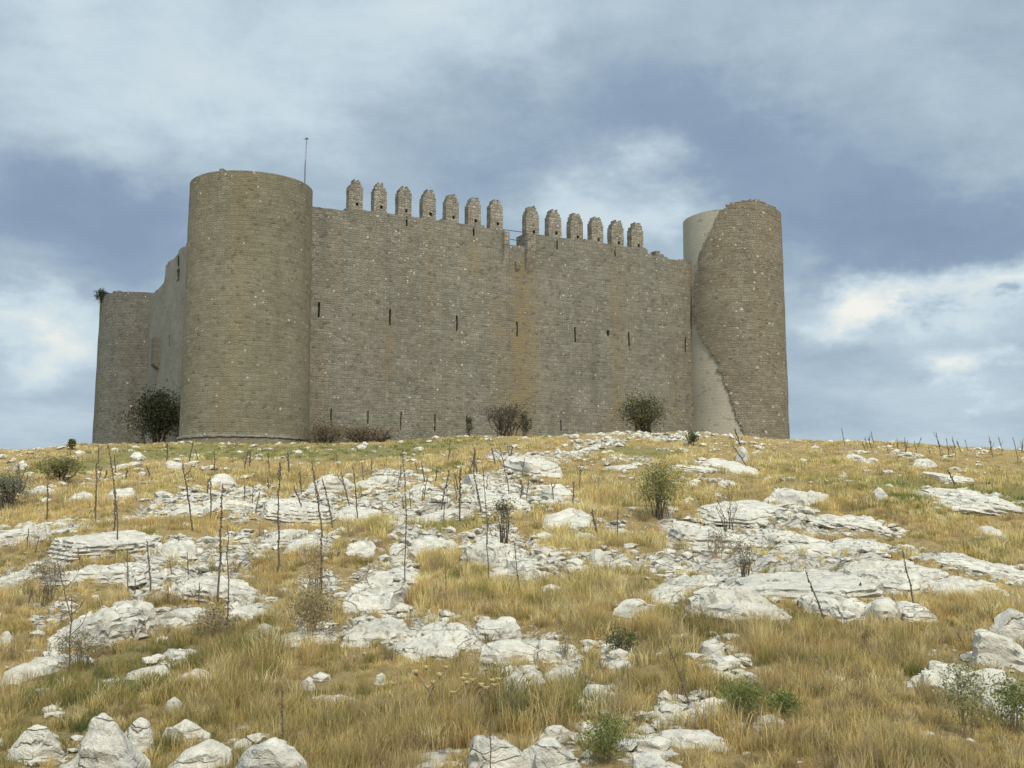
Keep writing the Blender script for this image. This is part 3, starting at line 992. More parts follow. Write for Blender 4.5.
# --- the side wall running back to the far tower
u_s = ac(165.5, 262)[0]
z_s0, z_s1 = ac(186, 248)[1], ac(166, 262)[1]
z_lo0, z_lo1 = ac(164, 283)[1], ac(155, 292)[1]
u_lo1 = ac(155, 292)[0]
openings = []
for px, y0, y1, wd in [(178.5, 256, 266, .9), (178, 269, 281, 1.2), (170, 335, 346, .35)]:
    u, a = ac(px, y0); b_ = ac(px, y1)[1]
    openings.append((u, min(a, b_), max(a, b_), wd))
eu, ez = [u_s], []
for u, a, b_, wd in openings: eu += [u - wd / 2, u + wd / 2]; ez += [a, b_]
us = cuts(.5, LAC, .5, eu)
zs = np.unique(np.round(np.concatenate([cuts(ZB, z_lo1 - .6, .45, [e for e in ez if e < z_lo1 - .6]), cuts(z_lo1 - .4, max(z_s0, z_s1) + .4, .16, [e for e in ez if e > z_lo1 - .4])]), 4))
def prof_ac(u):
    r1 = (vnoise(np.array([u * 1.3]), np.array([2.5]), seed=18)[0] - .5)
    if u < u_s: return (z_s0 + z_s1) / 2 + .3 * r1
    t = min(1, max(0, (u - u_s) / max(.5, (u_lo1 - u_s))))
    return z_lo0 + (z_lo1 - z_lo0) * (t ** .6) + .2 * r1
keep = np.zeros((len(us) - 1, len(zs) - 1), bool)
for i in range(len(us) - 1):
    uc = (us[i] + us[i + 1]) / 2
    for j in range(len(zs) - 1):
        zc = (zs[j] + zs[j + 1]) / 2
        keep[i, j] = zc < prof_ac(uc) and not any(abs(uc - u) < wd / 2 and a < zc < b_ for u, a, b_, wd in openings)
def P_ac(u, z, dep):
    return O_ac[0] + Uac[0] * u - Nac[0] * dep, O_ac[1] + Uac[1] * u - Nac[1] * dep, z + 0 * u
wall_ac = masonry('curtain_wall', us, zs, keep, P_ac, 1.5, M['side'], castle, jit=.05, seed=60)
for u, a, b_, wd in openings:
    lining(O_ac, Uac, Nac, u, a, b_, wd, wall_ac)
# a broken latrine turret jutting from it
def turret():
    u0, zt = ac(160.5, 336); u1 = u0 + 1.35; zb0 = ac(160, 366)[1]
    v, f = [], []
    for dep, zz, du in [(.02, zt, 0), (-.5, zt - .05, 0), (-.5, zb0 + .25, 0), (-.25, zb0, 0), (.02, zb0 - .2, 0)]:
        for uu in (u0, u1):
            q = O_ac + Uac * uu - Nac * dep
            v.append(np.array([q[0], q[1], zz]) - CO)
    n = 5
    for i in range(n):
        j = (i + 1) % n
        f.append((2 * i, 2 * i + 1, 2 * j + 1, 2 * j))
    f.append((0, 2, 4, 6, 8)); f.append((9, 7, 5, 3, 1))
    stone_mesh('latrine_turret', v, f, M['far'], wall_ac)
turret()

# --- things on the castle
def pole():
    b_ = at(304.5, 195, 68.6); zt = at(305.8, 139, 68.6)[2]
    t = Tubes()
    h = zt - b_[2]
    t.tube([(0, 0, -.6), (0, 0, h * .5), (0.06, 0, h)], [.05, .045, .035], 7)
    t.tube([(-.14, 0, h), (.2, 0, h)], [.03, .03], 6)
    t.knob((.05, 0, h + .05), .085, 1.0)
    o = t.build('antenna_pole', M['metal'], None, tuple(b_))
    tag(o, 'thin grey antenna pole rising from the top of the near round tower', 'pole')
pole()

def railing():
    q = O_ab + Uab * ((u_n0 + u_n1) / 2) - Nab * 1.0
    base = empty('railing', (q[0], q[1], z_notch))
    tag(base, 'two-bar metal railing across the gap between the two rows of merlons', 'railing')
    half = (u_n1 - u_n0) / 2 + .8
    for zz in (ab(515, 227)[1] - z_notch, ab(515, 236)[1] - z_notch):
        t = Tubes(); t.tube([(-Uab[0] * half, -Uab[1] * half, zz), (Uab[0] * half, Uab[1] * half, zz)], [.03, .03], 6)
        t.build('rail', M['metal'], base)
    for sg in (-1, 1):
        t = Tubes(); hz = ab(515, 227)[1] - z_notch
        t.tube([(sg * Uab[0] * (half - .15), sg * Uab[1] * (half - .15), -.6), (sg * Uab[0] * (half - .15), sg * Uab[1] * (half - .15), hz + .04)], [.035, .035], 6)
        t.build('post', M['metal'], base)
railing()

# ------------------------------------------------------------------ rocks
FOOT = []                                   # footprints, so that grass keeps off them
def rock(name, x0, y0, x1, y1, k, label, prof=None, seed=None, nrm=3.2, facets=11, rough=1.0, group='limestone rocks on the slope'):
    pxc = (x0 + x1) / 2
    X, Yf = p2g(pxc, y1)
    W = (x1 - x0) * Yf / F
    hp = (y1 - y0) * Yf / F
    eye = CZ - z_base(0, Yf) + z_base(0, Yf) * 0 
    graz = max(.05, H0 / Yf)
    Hh = k * hp * (1.0 if name == 'boulder' else .76)
    D = min(max((1 - k) * hp / graz, .35 * W), 1.3 * W, 3.2)
    seed = int(x0 * 7 + y1 * 13) if seed is None else seed
    r = np.random.default_rng(seed)
    sub = 5 if (x1 - x0) > 70 else (4 if (x1 - x0) > 26 else 3)
    v, f = ico(sub)
    p = v / (np.abs(v) ** nrm).sum(1, keepdims=True) ** (1 / nrm)
    if name == 'boulder': nrm, facets, rough = 4.4, 13, .8
    p = v / (np.abs(v) ** nrm).sum(1, keepdims=True) ** (1 / nrm)
    for _ in range(facets):
        n = r.normal(size=3)
        if name != 'boulder': n[2] = abs(n[2]) * .55
        elif r.random() < .72: n[2] *= .22
        else: n[2] = abs(n[2]) + .5
        n /= np.linalg.norm(n)
        o = r.uniform(.68, .98)
        d = np.clip(p @ n - o, 0, None)
        p = p - d[:, None] * n * (1.0 if name == 'boulder' else .92)
    p[:, 2] = np.where(p[:, 2] < 0, p[:, 2] * .7, p[:, 2])
    if name != 'boulder':                     # slabs break along the bedding: flat tops
        tl = .52 + .10 * p[:, 0] * r.uniform(-1, 1) + .08 * p[:, 1]
        p[:, 2] = np.where(p[:, 2] > tl, tl + (p[:, 2] - tl) * .22, p[:, 2])
    hi = p[:, 2] > (.35 if name == 'boulder' else .0)
    p = p / np.array([np.abs(p[hi, 0]).max(), np.abs(p[hi, 1]).max(), p[:, 2].max()])
    p[:, :2] = np.clip(p[:, :2], -1.12, 1.12)
    if prof is not None:
        tt = [q[0] for q in prof]; hh = [q[1] for q in prof]
        p[:, 2] = np.where(p[:, 2] > -.2, (p[:, 2] + .2) * np.interp(p[:, 0], tt, hh) - .2, p[:, 2])
    if name == 'boulder': W *= 1.12
    sx, sy, sz = W / 2, D / 2, Hh
    q = p * np.array([sx, sy, sz])
    s = max(.12, min(W, D, Hh * 3) * .55)
    nn = v * 1.0
    so = seed % 97
    for sc, am in ((1.0, .05), (.42, .045), (.17, .026), (.075, .013)):
        L = s * sc
        dn = (fbm(q[:, 0] / L + so, q[:, 1] / L, q[:, 2] / (L * .55), seed=seed % 1000, octs=2) - .5) * 2
        dn = np.sign(dn) * np.abs(dn) ** .8
        q = q + nn * (dn * am * s * rough * 2.0)[:, None] * np.array([.8, .8, .9])
    if name != 'boulder':                     # joints split the outcrop into blocks
        bw = max(.16, min(W * .24, .55))
        wx = q[:, 0] + (fbm(q[:, 0] * 3, q[:, 1] * 3, seed=seed % 300, octs=2) - .5) * bw
        wy = q[:, 1] + (fbm(q[:, 0] * 3 + 7, q[:, 1] * 3, seed=seed % 300, octs=2) - .5) * bw
        h1, e1 = blocks(wx + 50, wy + 50, bw, bw * .8, seed % 400)
        up_ = np.clip(v[:, 2] * 2 + .4, 0, 1)
        q[:, 2] -= up_ * Hh * ((.36 if W < 1.3 else .12) * h1 + np.clip(1 - e1 / .13, 0, 1) * (.45 if W < 1.3 else .22))
        q[:, 2] += up_ * Hh * .16
    # bedding ledges
    stp = max(.05, Hh * .3)
    led = np.sin(q[:, 2] / stp * 2 * math.pi + 3 * fbm(q[:, 0] / s, q[:, 1] / s, seed=seed % 500, octs=2)) * .018 * min(W, 1.4)
    q[:, :2] += v[:, :2] * led[:, None]
    yc = Yf + D * .45
    xc = X * yc / Yf * .5 + X * .5
    e = .25
    gx = (z_soft(xc + e, yc) - z_soft(xc - e, yc)) / (2 * e); gy = (z_soft(xc, yc + e) - z_soft(xc, yc - e)) / (2 * e)
    gx, gy = float(np.clip(gx, -.25, .25)), float(np.clip(gy, -.05, .3))
    q[:, 2] += q[:, 0] * gx + q[:, 1] * gy
    zc = float(z_soft(xc, yc))
    me = tri_mesh(name, q, f, True)
    me.set_sharp_from_angle(angle=R(34))
    o = link(name, me, M['rock'], None, (xc, yc, zc))
    o.rotation_euler = (0, 0, float(r.uniform(-.12, .12)))
    tag(o, label, 'rock', group)
    FOOT.append((xc, yc, sx * .96, sy * .96))
    return o

S, B, O_ = 'rock_slab', 'boulder', 'rock_outcrop'
PEAK = [(-1, .75), (-.6, .82), (-.1, 1.02), (.15, 1.0), (.5, .86), (1, .6)]
POINT = [(-1, .62), (-.72, .66), (-.5, .70), (-.2, 1.0), (0, 1.06), (.22, .95), (.45, .80), (.75, .62), (1, .45)]
DOME = [(-1, .35), (-.6, .8), (0, 1.05), (.5, .98), (1, .55)]
WHALE = [(-1, .75), (-.7, 1.05), (-.2, 1.05), (.3, .8), (.7, .45), (1, .25)]
LEFTHI = [(-1, .95), (-.5, 1.05), (.2, .85), (1, .4)]
RIGHTHI = [(-1, .3), (-.4, .7), (.3, 1.05), (1, .95)]
ROCKS = [
 # foreground
 (B, 55, 706, 143, 800, .8, 'pointed white boulder with a dark hole, in grass at the lower left', POINT),
 (B, 116, 720, 152, 758, .8, 'small dull grey boulder just right of the pointed white boulder', DOME),
 (B, 8, 722, 56, 764, .75, 'mossy grey boulder half sunk in grass at the lower left corner', DOME),
 (B, 164, 716, 204, 748, .75, 'angular white boulder sitting behind the wedge shaped one', PEAK),
 (B, 162, 739, 222, 780, .72, 'wedge shaped boulder with a white top and grey front face', RIGHTHI),
 (B, 228, 735, 310, 800, .82, 'rounded dome boulder with a dry spike standing before it', DOME),
 (B, 163, 696, 181, 716, .8, 'white upright stone in dry grass above the angular white boulder', PEAK),
 (B, 464, 729, 530, 786, .72, 'left and largest boulder of the white cluster at the bottom edge', LEFTHI),
 (B, 516, 736, 560, 782, .75, 'brown stained middle boulder of the white cluster at the bottom edge', None),
 (B, 538, 737, 588, 790, .78, 'right boulder of the white cluster at the bottom edge', LEFTHI),
 (B, 540, 724, 572, 742, .7, 'small pale stone on top of the bottom edge cluster', None),
 (S, 754, 711, 792, 732, .7, 'white tilted slab poking out of grass at the lower right', LEFTHI),
 (S, 632, 752, 690, 790, .6, 'low pale slab at the foot of the stony gully', None),
 (B, 583, 681, 606, 702, .7, 'paler left stone of a pair in grass below the long outcrop', None),
 (B, 602, 690, 620, 710, .7, 'right stone of a pair in grass below the long outcrop', None),
 (B, 614, 598, 656, 618, .7, 'lone white boulder amid golden grass in the middle of the slope', PEAK),
 (B, 299, 678, 314, 692, .8, 'small white stone alone in grass left of the thistles', DOME),
 (B, 374, 672, 388, 686, .8, 'small white stone in grass beside the yellow thistle heads', DOME),
 (S, 310, 692, 358, 710, .45, 'thin pale slab almost covered by dry grass at the bottom', None),
 # right foreground
 (S, 903, 648, 1034, 702, .62, 'big flat topped slab with an undercut grey front at right', RIGHTHI),
 (B, 976, 630, 1040, 670, .8, 'square grey faced block resting behind the big flat topped slab', LEFTHI),
 (B, 996, 604, 1050, 646, .8, 'squared block with a dark underside at the right edge', LEFTHI),
 (S, 990, 690, 1040, 722, .6, 'low stone under the leafy plant at the right edge', None),
 # big bedrock at right
 (O_, 690, 574, 806, 632, .62, 'huge bedrock slab with a tall cracked grey front', LEFTHI),
 (O_, 636, 556, 720, 600, .5, 'sloping bedrock slab left of the huge cracked one', RIGHTHI),
 (O_, 730, 556, 880, 604, .35, 'broad smooth bedrock sheet behind the huge cracked slab', None),
 (O_, 800, 580, 880, 622, .55, 'bedrock shoulder with a dark hollow, right of the cracked slab', None),
 (B, 866, 592, 902, 624, .65, 'left knob of the pair at the right end of the bedrock', DOME),
 (B, 893, 597, 935, 622, .65, 'right knob of the pair at the right end of the bedrock', DOME),
 (O_, 860, 548, 960, 596, .35, 'wide pale bedrock sheet below the grassy bay at right', None),
 (O_, 940, 545, 1040, 578, .4, 'pale bedrock sheet running off the right edge', None),
 (O_, 925, 566, 1034, 600, .5, 'bedrock step with a rounded nose near the right edge', LEFTHI),
 (B, 935, 575, 978, 600, .6, 'small rounded bedrock lump beside golden grass at right', DOME),
 (O_, 662, 512, 772, 552, .55, 'long block with a white top and shaded grey front face', LEFTHI),
 (O_, 760, 520, 850, 556, .35, 'low bedrock step right of the shaded long block', None),
 (O_, 770, 485, 836, 508, .6, 'high white ledge with a small cairn stone on its left end', LEFTHI),
 (O_, 700, 500, 800, 524, .4, 'broken white ledge behind the shaded long block', None),
 (O_, 820, 511, 900, 534, .45, 'rounded ledge with small shrubs on its right end', RIGHTHI),
 (O_, 820, 528, 906, 556, .35, 'stepped sheet of rock below the rounded ledge', None),
 (O_, 926, 487, 1040, 516, .6, 'long hollowed grey white outcrop at the right edge below the skyline', DOME),
 (B, 871, 486, 887, 500, .85, 'single pinkish white boulder in green growth at right', DOME),
 (B, 985, 524, 1006, 538, .7, 'small pink tinged rock in grass above the right bedrock', DOME),
 (S, 846, 454, 873, 464, .7, 'white stone high on the right slope, nearer the ruined tower', None),
 (S, 916, 455, 940, 468, .7, 'grey white stone high on the right slope, under the skyline stalks', DOME),
 (S, 930, 475, 980, 484, .6, 'thin white ledge in grass above the hollowed outcrop', None),
 (B, 736, 446, 750, 462, .9, 'upright pale stone on the slope below the ruined tower', PEAK),
 (S, 672, 463, 730, 472, .6, 'thin white ledge right of the round green shrub', None),
 (S, 704, 463, 760, 473, .5, 'second thin white ledge further right of the round green shrub', None),
 (S, 718, 477, 740, 488, .6, 'small broken white ledge between green shrub and high ledge', None),
 # centre
 (O_, 458, 527, 530, 566, .62, 'whale backed white rock under the leafy sapling', WHALE),
 (O_, 505, 538, 556, 584, .55, 'tail of broken rock running right from the whale backed rock', LEFTHI),
 (S, 486, 558, 540, 580, .5, 'low slab in front of the whale backed rock', None),
 (O_, 396, 529, 460, 556, .5, 'flat white rock left of the whale backed one', RIGHTHI),
 (O_, 504, 454, 562, 474, .65, 'grey white ledge high in the middle of the slope', LEFTHI),
 (B, 464, 470, 488, 490, .75, 'pitted rock with dark stalks before it, mid slope', None),
 (B, 410, 481, 438, 496, .7, 'low rounded white rock in the middle of the stony band', DOME),
 (S, 404, 500, 472, 524, .4, 'long low ledge in the middle of the stony band', None),
 (S, 464, 487, 530, 505, .45, 'cream ledge behind the leafy sapling', None),
 (B, 544, 480, 572, 500, .7, 'tilted pale rock above the dry grass in mid slope', LEFTHI),
 (S, 542, 514, 596, 530, .5, 'flat white rock right of the leafy sapling', DOME),
 (B, 588, 544, 612, 572, .7, 'rough white rock at the left end of the right bedrock', None),
 (S, 572, 528, 600, 544, .6, 'small white slab between two golden tussocks', None),
 (S, 560, 445, 600, 456, .6, 'pale ledge in dry grass below the middle of the wall', None),
 (S, 600, 462, 648, 470, .6, 'thin white ledge left of the round green shrub', None),
 # centre-left outcrop in front
 (O_, 338, 609, 412, 646, .5, 'white rock at the left end of the long central outcrop', DOME),
 (O_, 396, 616, 486, 660, .42, 'broad flat white rock in the middle of the long central outcrop', RIGHTHI),
 (O_, 468, 612, 520, 640, .55, 'small raised rock at the back of the long central outcrop', None),
 (O_, 478, 628, 548, 664, .5, 'split white rock at the right part of the long central outcrop', LEFTHI),
 (O_, 492, 653, 548, 696, .65, 'white faced boulder at the lower end of the long central outcrop', DOME),
 (O_, 534, 628, 584, 664, .6, 'tapered white rock at the right end of the long central outcrop', LEFTHI),
 (O_, 545, 655, 580, 690, .55, 'crumbling grey rock at the bottom right of the long central outcrop', None),
 (O_, 340, 574, 402, 612, .6, 'thick slab with a flat white top and grey front, above the outcrop', None),
 (S, 262, 624, 330, 646, .5, 'low white slab in grass left of the long central outcrop', RIGHTHI),
 (S, 222, 602, 276, 622, .55, 'small white slab right of the pair of tall dark stalks', LEFTHI),
 (S, 362, 563, 420, 584, .5, 'low stony ledge in grass above the thick slab', None),
 (S, 344, 543, 374, 556, .6, 'narrow white slab among golden tussocks', None),
 (B, 391, 538, 408, 562, .75, 'grey sided rock beside a golden tussock left of the whale backed rock', None),
 # left
 (O_, 150, 556, 256, 602, .5, 'wide white slab behind the pair of tall dark stalks', DOME),
 (O_, 38, 580, 148, 648, .5, 'largest sloping white slab on the left, with a bent twig before it', [(-1, .35), (-.5, .7), (.3, 1.08), (.75, 1.0), (1, .4)]),
 (O_, 34, 521, 146, 556, .5, 'jagged white outcrop near the left edge', PEAK),
 (O_, 58, 548, 146, 584, .4, 'broken white rock below the jagged left outcrop', None),
 (O_, -20, 511, 42, 548, .5, 'weathered grey rock running off the left edge', RIGHTHI),
 (S, -10, 560, 34, 590, .5, 'low grey white rock at the left edge below the weathered one', None),
 (O_, 196, 486, 258, 512, .6, 'flat topped ledge with a dark overhang, left of centre', LEFTHI),
 (O_, 152, 498, 206, 518, .55, 'grey ledge leading left from the dark overhang', RIGHTHI),
 (O_, 252, 489, 335, 524, .42, 'shattered rock face right of the dark overhang', None),
 (S, 150, 534, 198, 558, .55, 'white rock above the wide slab on the left', DOME),
 (S, 266, 518, 304, 542, .5, 'broken pale rock between three dark stalks', None),
 (S, 280, 534, 326, 554, .5, 'layered pale rock below the three dark stalks', None),
 (B, 208, 469, 234, 488, .75, 'pale hummock of rock in grass below the near tower', DOME),
 (B, 310, 467, 352, 492, .65, 'rounded rock left of the forked stalk under the long wall', DOME),
 (S, 342, 466, 398, 488, .55, 'pale rock right of the forked stalk under the long wall', RIGHTHI),
 (S, 334, 507, 388, 524, .5, 'thin bedded ledge among stalks left of centre', None),
 (B, 30, 483, 50, 496, .7, 'small pale rock beside the dead shrub at the left edge', None),
 (B, 62, 491, 92, 506, .7, 'low pale rock right of the dead shrub at the left edge', DOME),
 (B, 103, 484, 132, 504, .65, 'pale rock between the two tall stalks at the left', None),
 (S, 104, 462, 138, 470, .65, 'thin white stone in grass below the far tower', None),
 (B, 129, 452, 144, 460, .8, 'small white stone just below the dark bush by the castle', DOME),
 (S, 164, 460, 182, 469, .65, 'short white ledge below the foot of the near tower', None),
 (B, 13, 458, 27, 470, .8, 'grey tilted stone near the left skyline', LEFTHI),
 (S, -10, 652, 50, 684, .5, 'grey white slab at the left edge above the green grass', RIGHTHI),
 (S, 34, 646, 98, 668, .55, 'white slab with small weeds before it, above the green grass', LEFTHI),
 (S, 124, 662, 168, 680, .6, 'white stone with weeds on it, above the pointed boulder', None),
 (B, 172, 668, 216, 688, .7, 'flat rounded stone in dry grass above the angular boulders', DOME),
 (S, 162, 644, 200, 660, .5, 'pale flat stone under the leaning weeds on the left', None),
 (B, 0, 630, 10, 645, .7, 'small grey stone at the left edge of the slope', None),
 (B, 164, 606, 196, 622, .6, 'rubbly grey stone below the wide left slab', None),
 (S, 700, 638, 726, 656, .6, 'topmost flat stone of the stony gully', None),
 (S, 714, 654, 740, 668, .6, 'second flat stone down the stony gully', None),
 (S, 712, 668, 738, 682, .55, 'cracked flat stone half way down the stony gully', None),
 (S, 690, 696, 720, 712, .6, 'cream stone at the bend of the stony gully', None),
 (B, 656, 690, 672, 704, .7, 'round cream stone left of the dead branch in the gully', DOME),
 (B, 640, 735, 672, 756, .65, 'pale stone at the lower end of the stony gully', None),
 (S, 660, 722, 730, 752, .45, 'rough low rock with weeds in the lower gully', None),
 (S, 668, 630, 692, 642, .6, 'little white stone in grass below the cracked bedrock', None),
 (S, 606, 656, 632, 670, .6, 'flat cream stone right of the long central outcrop', None),
]
for q in ROCKS:
    rock(q[0], q[1], q[2], q[3], q[4], q[5], q[6], q[7])

# ------------------------------------------------------------------ loose stones
def rubble():
    shapes = []
    v, f = ico(1)
    for k in range(7):
        r = np.random.default_rng(900 + k)
        p = v.copy()
        for _ in range(9):
            n = r.normal(size=3); n /= np.linalg.norm(n)
            d = np.clip(p @ n - r.uniform(.5, .85), 0, None); p = p - d[:, None] * n
        shapes.append(p * np.array([1, r.uniform(.6, .9), r.uniform(.28, .5)]))
    n = 85000
    y = 4.6 + (60 - 4.6) * rng.random(n) ** 1.35
    x = (rng.random(n) * 2 - 1) * (.60 * y + 2.0)
    rk = rockfield(x, y)
    rk = np.where(rk > .3, rk, .035 + rk * .45)
    rk = rk * (1 - .85 * np.clip((zfield(ROCKY, x, y) - .93) / .06, 0, 1))
    ok = rng.random(n) < rk * np.clip(.35 + .65 * (y / 25), 0, 1) * 1.0
    # always more of them in the gully
    x, y = x[ok], y[ok]
    ex = []
    for px, py, rx, ry, m in [(720, 660, 26, 26, 70), (690, 712, 46, 22, 110), (640, 735, 50, 25, 80), (610, 652, 36, 14, 60), (560, 575, 40, 12, 90), (560, 680, 30, 20, 40)]:
        for _ in range(m):
            ex.append(p2g(px + rng.normal() * rx * .6, min(770, py + rng.normal() * ry * .6)))
    x = np.concatenate([x, [e[0] for e in ex]]); y = np.concatenate([y, [e[1] for e in ex]])
    n = len(x)
    sz = (.018 + .11 * rng.random(n) ** 2.6) * np.clip((y / 9) ** .55, .8, 2.6)
    z = z_ground(x, y) + sz * .12
    V, T = [], []; off = 0
    for i in range(n):
        p = shapes[i % 7] * sz[i]
        a = rng.random() * 6.28; c, s = math.cos(a), math.sin(a)
        q = np.stack([p[:, 0] * c - p[:, 1] * s, p[:, 0] * s + p[:, 1] * c, p[:, 2]], 1)
        V.append(q + (x[i], y[i], z[i])); T.append(f + off); off += len(v)
    me = tri_mesh('loose_stones', np.vstack(V), np.vstack(T), False)
    o = link('loose_stones', me, M['rock'])
    tag(o, 'loose white limestone rubble scattered between the rocks and grass', 'stones', kind='stuff')
rubble()

# ------------------------------------------------------------------ grass
def off_rocks(x, y):
    ok = np.ones(len(x), bool)
    for cx, cy, rx, ry in FOOT:
        ok &= ((x - cx) / rx) ** 2 + ((y - cy) / ry) ** 2 > .92
    return ok

def blades(x, y, z, L, wid, az, lean, col, tipcol):
    n = len(x)
    dx, dy = np.cos(az), np.sin(az)
    b0 = np.stack([x, y, z - .01], 1)
    out = np.stack([dx, dy, np.zeros(n)], 1)
    p1 = b0 + np.array([0, 0, 1.]) * (L * .58 * np.cos(lean * .5))[:, None] + out * (L * .58 * np.sin(lean * .5))[:, None]
    p2 = p1 + np.array([0, 0, 1.]) * (L * .42 * np.cos(lean * 1.5))[:, None] + out * (L * .42 * np.sin(lean * 1.5))[:, None]
    sa = rng.random(n) * math.pi
    sd = np.stack([np.cos(sa), np.sin(sa), np.zeros(n)], 1) * (wid / 2)[:, None]
    sd = sd * 1.0
    V = np.stack([b0 - sd, b0 + sd, p1 - sd * .8, p1 + sd * .8, p2], 1).reshape(-1, 3)
    i = np.arange(n)[:, None] * 5
    T = np.concatenate([i + np.array([0, 1, 3]), i + np.array([0, 3, 2]), i + np.array([2, 3, 4])], 1).reshape(-1, 3)
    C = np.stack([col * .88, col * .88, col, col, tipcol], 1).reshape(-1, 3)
    return V, T, C

DRY = np.array([(.58, .435, .165), (.50, .38, .16), (.64, .51, .25), (.38, .285, .15), (.53, .37, .135)])
OLV = np.array([(.27, .235, .07), (.32, .27, .09), (.24, .215, .065), (.36, .29, .10)])
GRN = np.array([(.145, .175, .04), (.18, .205, .055), (.12, .15, .04), (.22, .22, .07)])

def grass():
    Vd, Td, Cd, od = [], [], [], 0
    Vg, Tg, Cg, og = [], [], [], 0
    bands = [(4.3, 7.5, 150, 60), (7.5, 11, 100, 54), (11, 16, 60, 44), (16, 24, 30, 36), (24, 36, 12, 26), (36, 63, 5.0, 20)]
    for a, b_, per, nb in bands:
        area = 1.24 * (b_ ** 2 - a ** 2) / 2 + 6.0 * (b_ - a)
        n = int(area * per)
        y = np.sqrt(a * a + (b_ * b_ - a * a) * rng.random(n))
        x = (rng.random(n) * 2 - 1) * (.62 * y + 3.0)
        rk = rockfield(x, y)
        pat = fbm(x * .8 / np.clip(y / 10, 1, 3), y * .6 / np.clip(y / 10, 1, 3), seed=23, octs=4)
        den = np.clip(1.15 - rk * 1.45, .24, 1) * np.clip((pat - .22) * 3.4, .5, 1)
        den = den * np.where(np.abs(x) > .50 * y + .5, .6, 1)
        ok = (rng.random(n) < den) & off_rocks(x, y)
        x, y, rk, pat = x[ok], y[ok], rk[ok], pat[ok]
        n = len(x)
        gr = zfield(GREEN, x, y)
        hn = fbm(x * 1.1, y * .9, seed=57, octs=3)
        th = (.085 + .185 * np.clip((hn - .25) * 1.7, 0, 1)) * (1 - .45 * np.clip(rk * 1.6, 0, 1)) * rng.uniform(.75, 1.2, n)
        th *= np.clip(.62 + y / 28, .80, 1)
        th *= np.clip(1.05 - (y - 20) / 120, .75, 1.05)
        kind = np.zeros(n, int)
        cn = fbm(x * .5, y * .5, seed=71, octs=3)
        u = rng.random(n)
        kind[(cn > .58) & (u < .4)] = 1
        kind[u < .06] = 1
        kind[rng.random(n) < gr * .75] = 1
        kind[(rng.random(n) < gr * np.where(y > 22, .30, .45)) & (gr > .3)] = 2
        ci = rng.integers(0, 60, n)
        tone = rng.uniform(.66, 1.22, n) * np.clip(.82 + y / 42, .90, 1.22) * (.8 + .45 * fbm(x * .35, y * .35, seed=83, octs=2))
        # spread every tuft into blades
        m = np.repeat(np.arange(n), nb)
        N_ = len(m)
        spread = (.035 + .5 * th)[m] * .30 * np.clip(y[m] / 12, 1, 2.4)
        bx = x[m] + rng.normal(size=N_) * spread; by = y[m] + rng.normal(size=N_) * spread
        L = th[m] * rng.uniform(.45, 1.15, N_)
        L *= np.where(kind[m] == 2, .75, 1)
        az = np.arctan2(by - y[m], bx - x[m]) + rng.normal(size=N_) * 1.2
        lean = np.clip(rng.normal(.50, .30, N_), .02, 1.25)
        wid = np.clip(.00042 * by, .0032, .03) * rng.uniform(.7, 1.4, N_)
        wid *= np.where(kind[m] == 2, 1.3, 1)
        pal = np.where((kind == 0)[:, None], DRY[ci % 5], np.where((kind == 1)[:, None], OLV[ci % 4], GRN[ci % 4])) * tone[:, None]
        jit = rng.uniform(.72, 1.2, N_)[:, None]
        col = np.clip(pal[m] * jit, .01, .8)
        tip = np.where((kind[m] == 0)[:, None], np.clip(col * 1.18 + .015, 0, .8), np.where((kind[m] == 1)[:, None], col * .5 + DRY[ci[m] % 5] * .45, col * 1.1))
        bz = z_ground(bx, by)
        for sel, tgt in ((kind[m] < 2, 'd'), (kind[m] == 2, 'g')):
            if not sel.any(): continue
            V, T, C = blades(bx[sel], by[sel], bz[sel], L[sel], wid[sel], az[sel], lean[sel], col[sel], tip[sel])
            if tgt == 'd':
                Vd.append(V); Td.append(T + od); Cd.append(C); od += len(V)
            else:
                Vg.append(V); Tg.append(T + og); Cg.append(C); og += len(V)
    for nm, V, T, C, lab in (('dry_grass', Vd, Td, Cd, 'golden dry grass in tufts all over the rocky slope'),
                             ('green_grass', Vg, Tg, Cg, 'green grass growing in patches on the slope')):
        me = tri_mesh(nm, np.vstack(V), np.vstack(T), True)
        color_attr(me, 'tint', np.vstack(C))
        tag(link(nm, me, M['blade']), lab, 'grass', kind='stuff')
        print(nm, len(me.vertices))
grass()

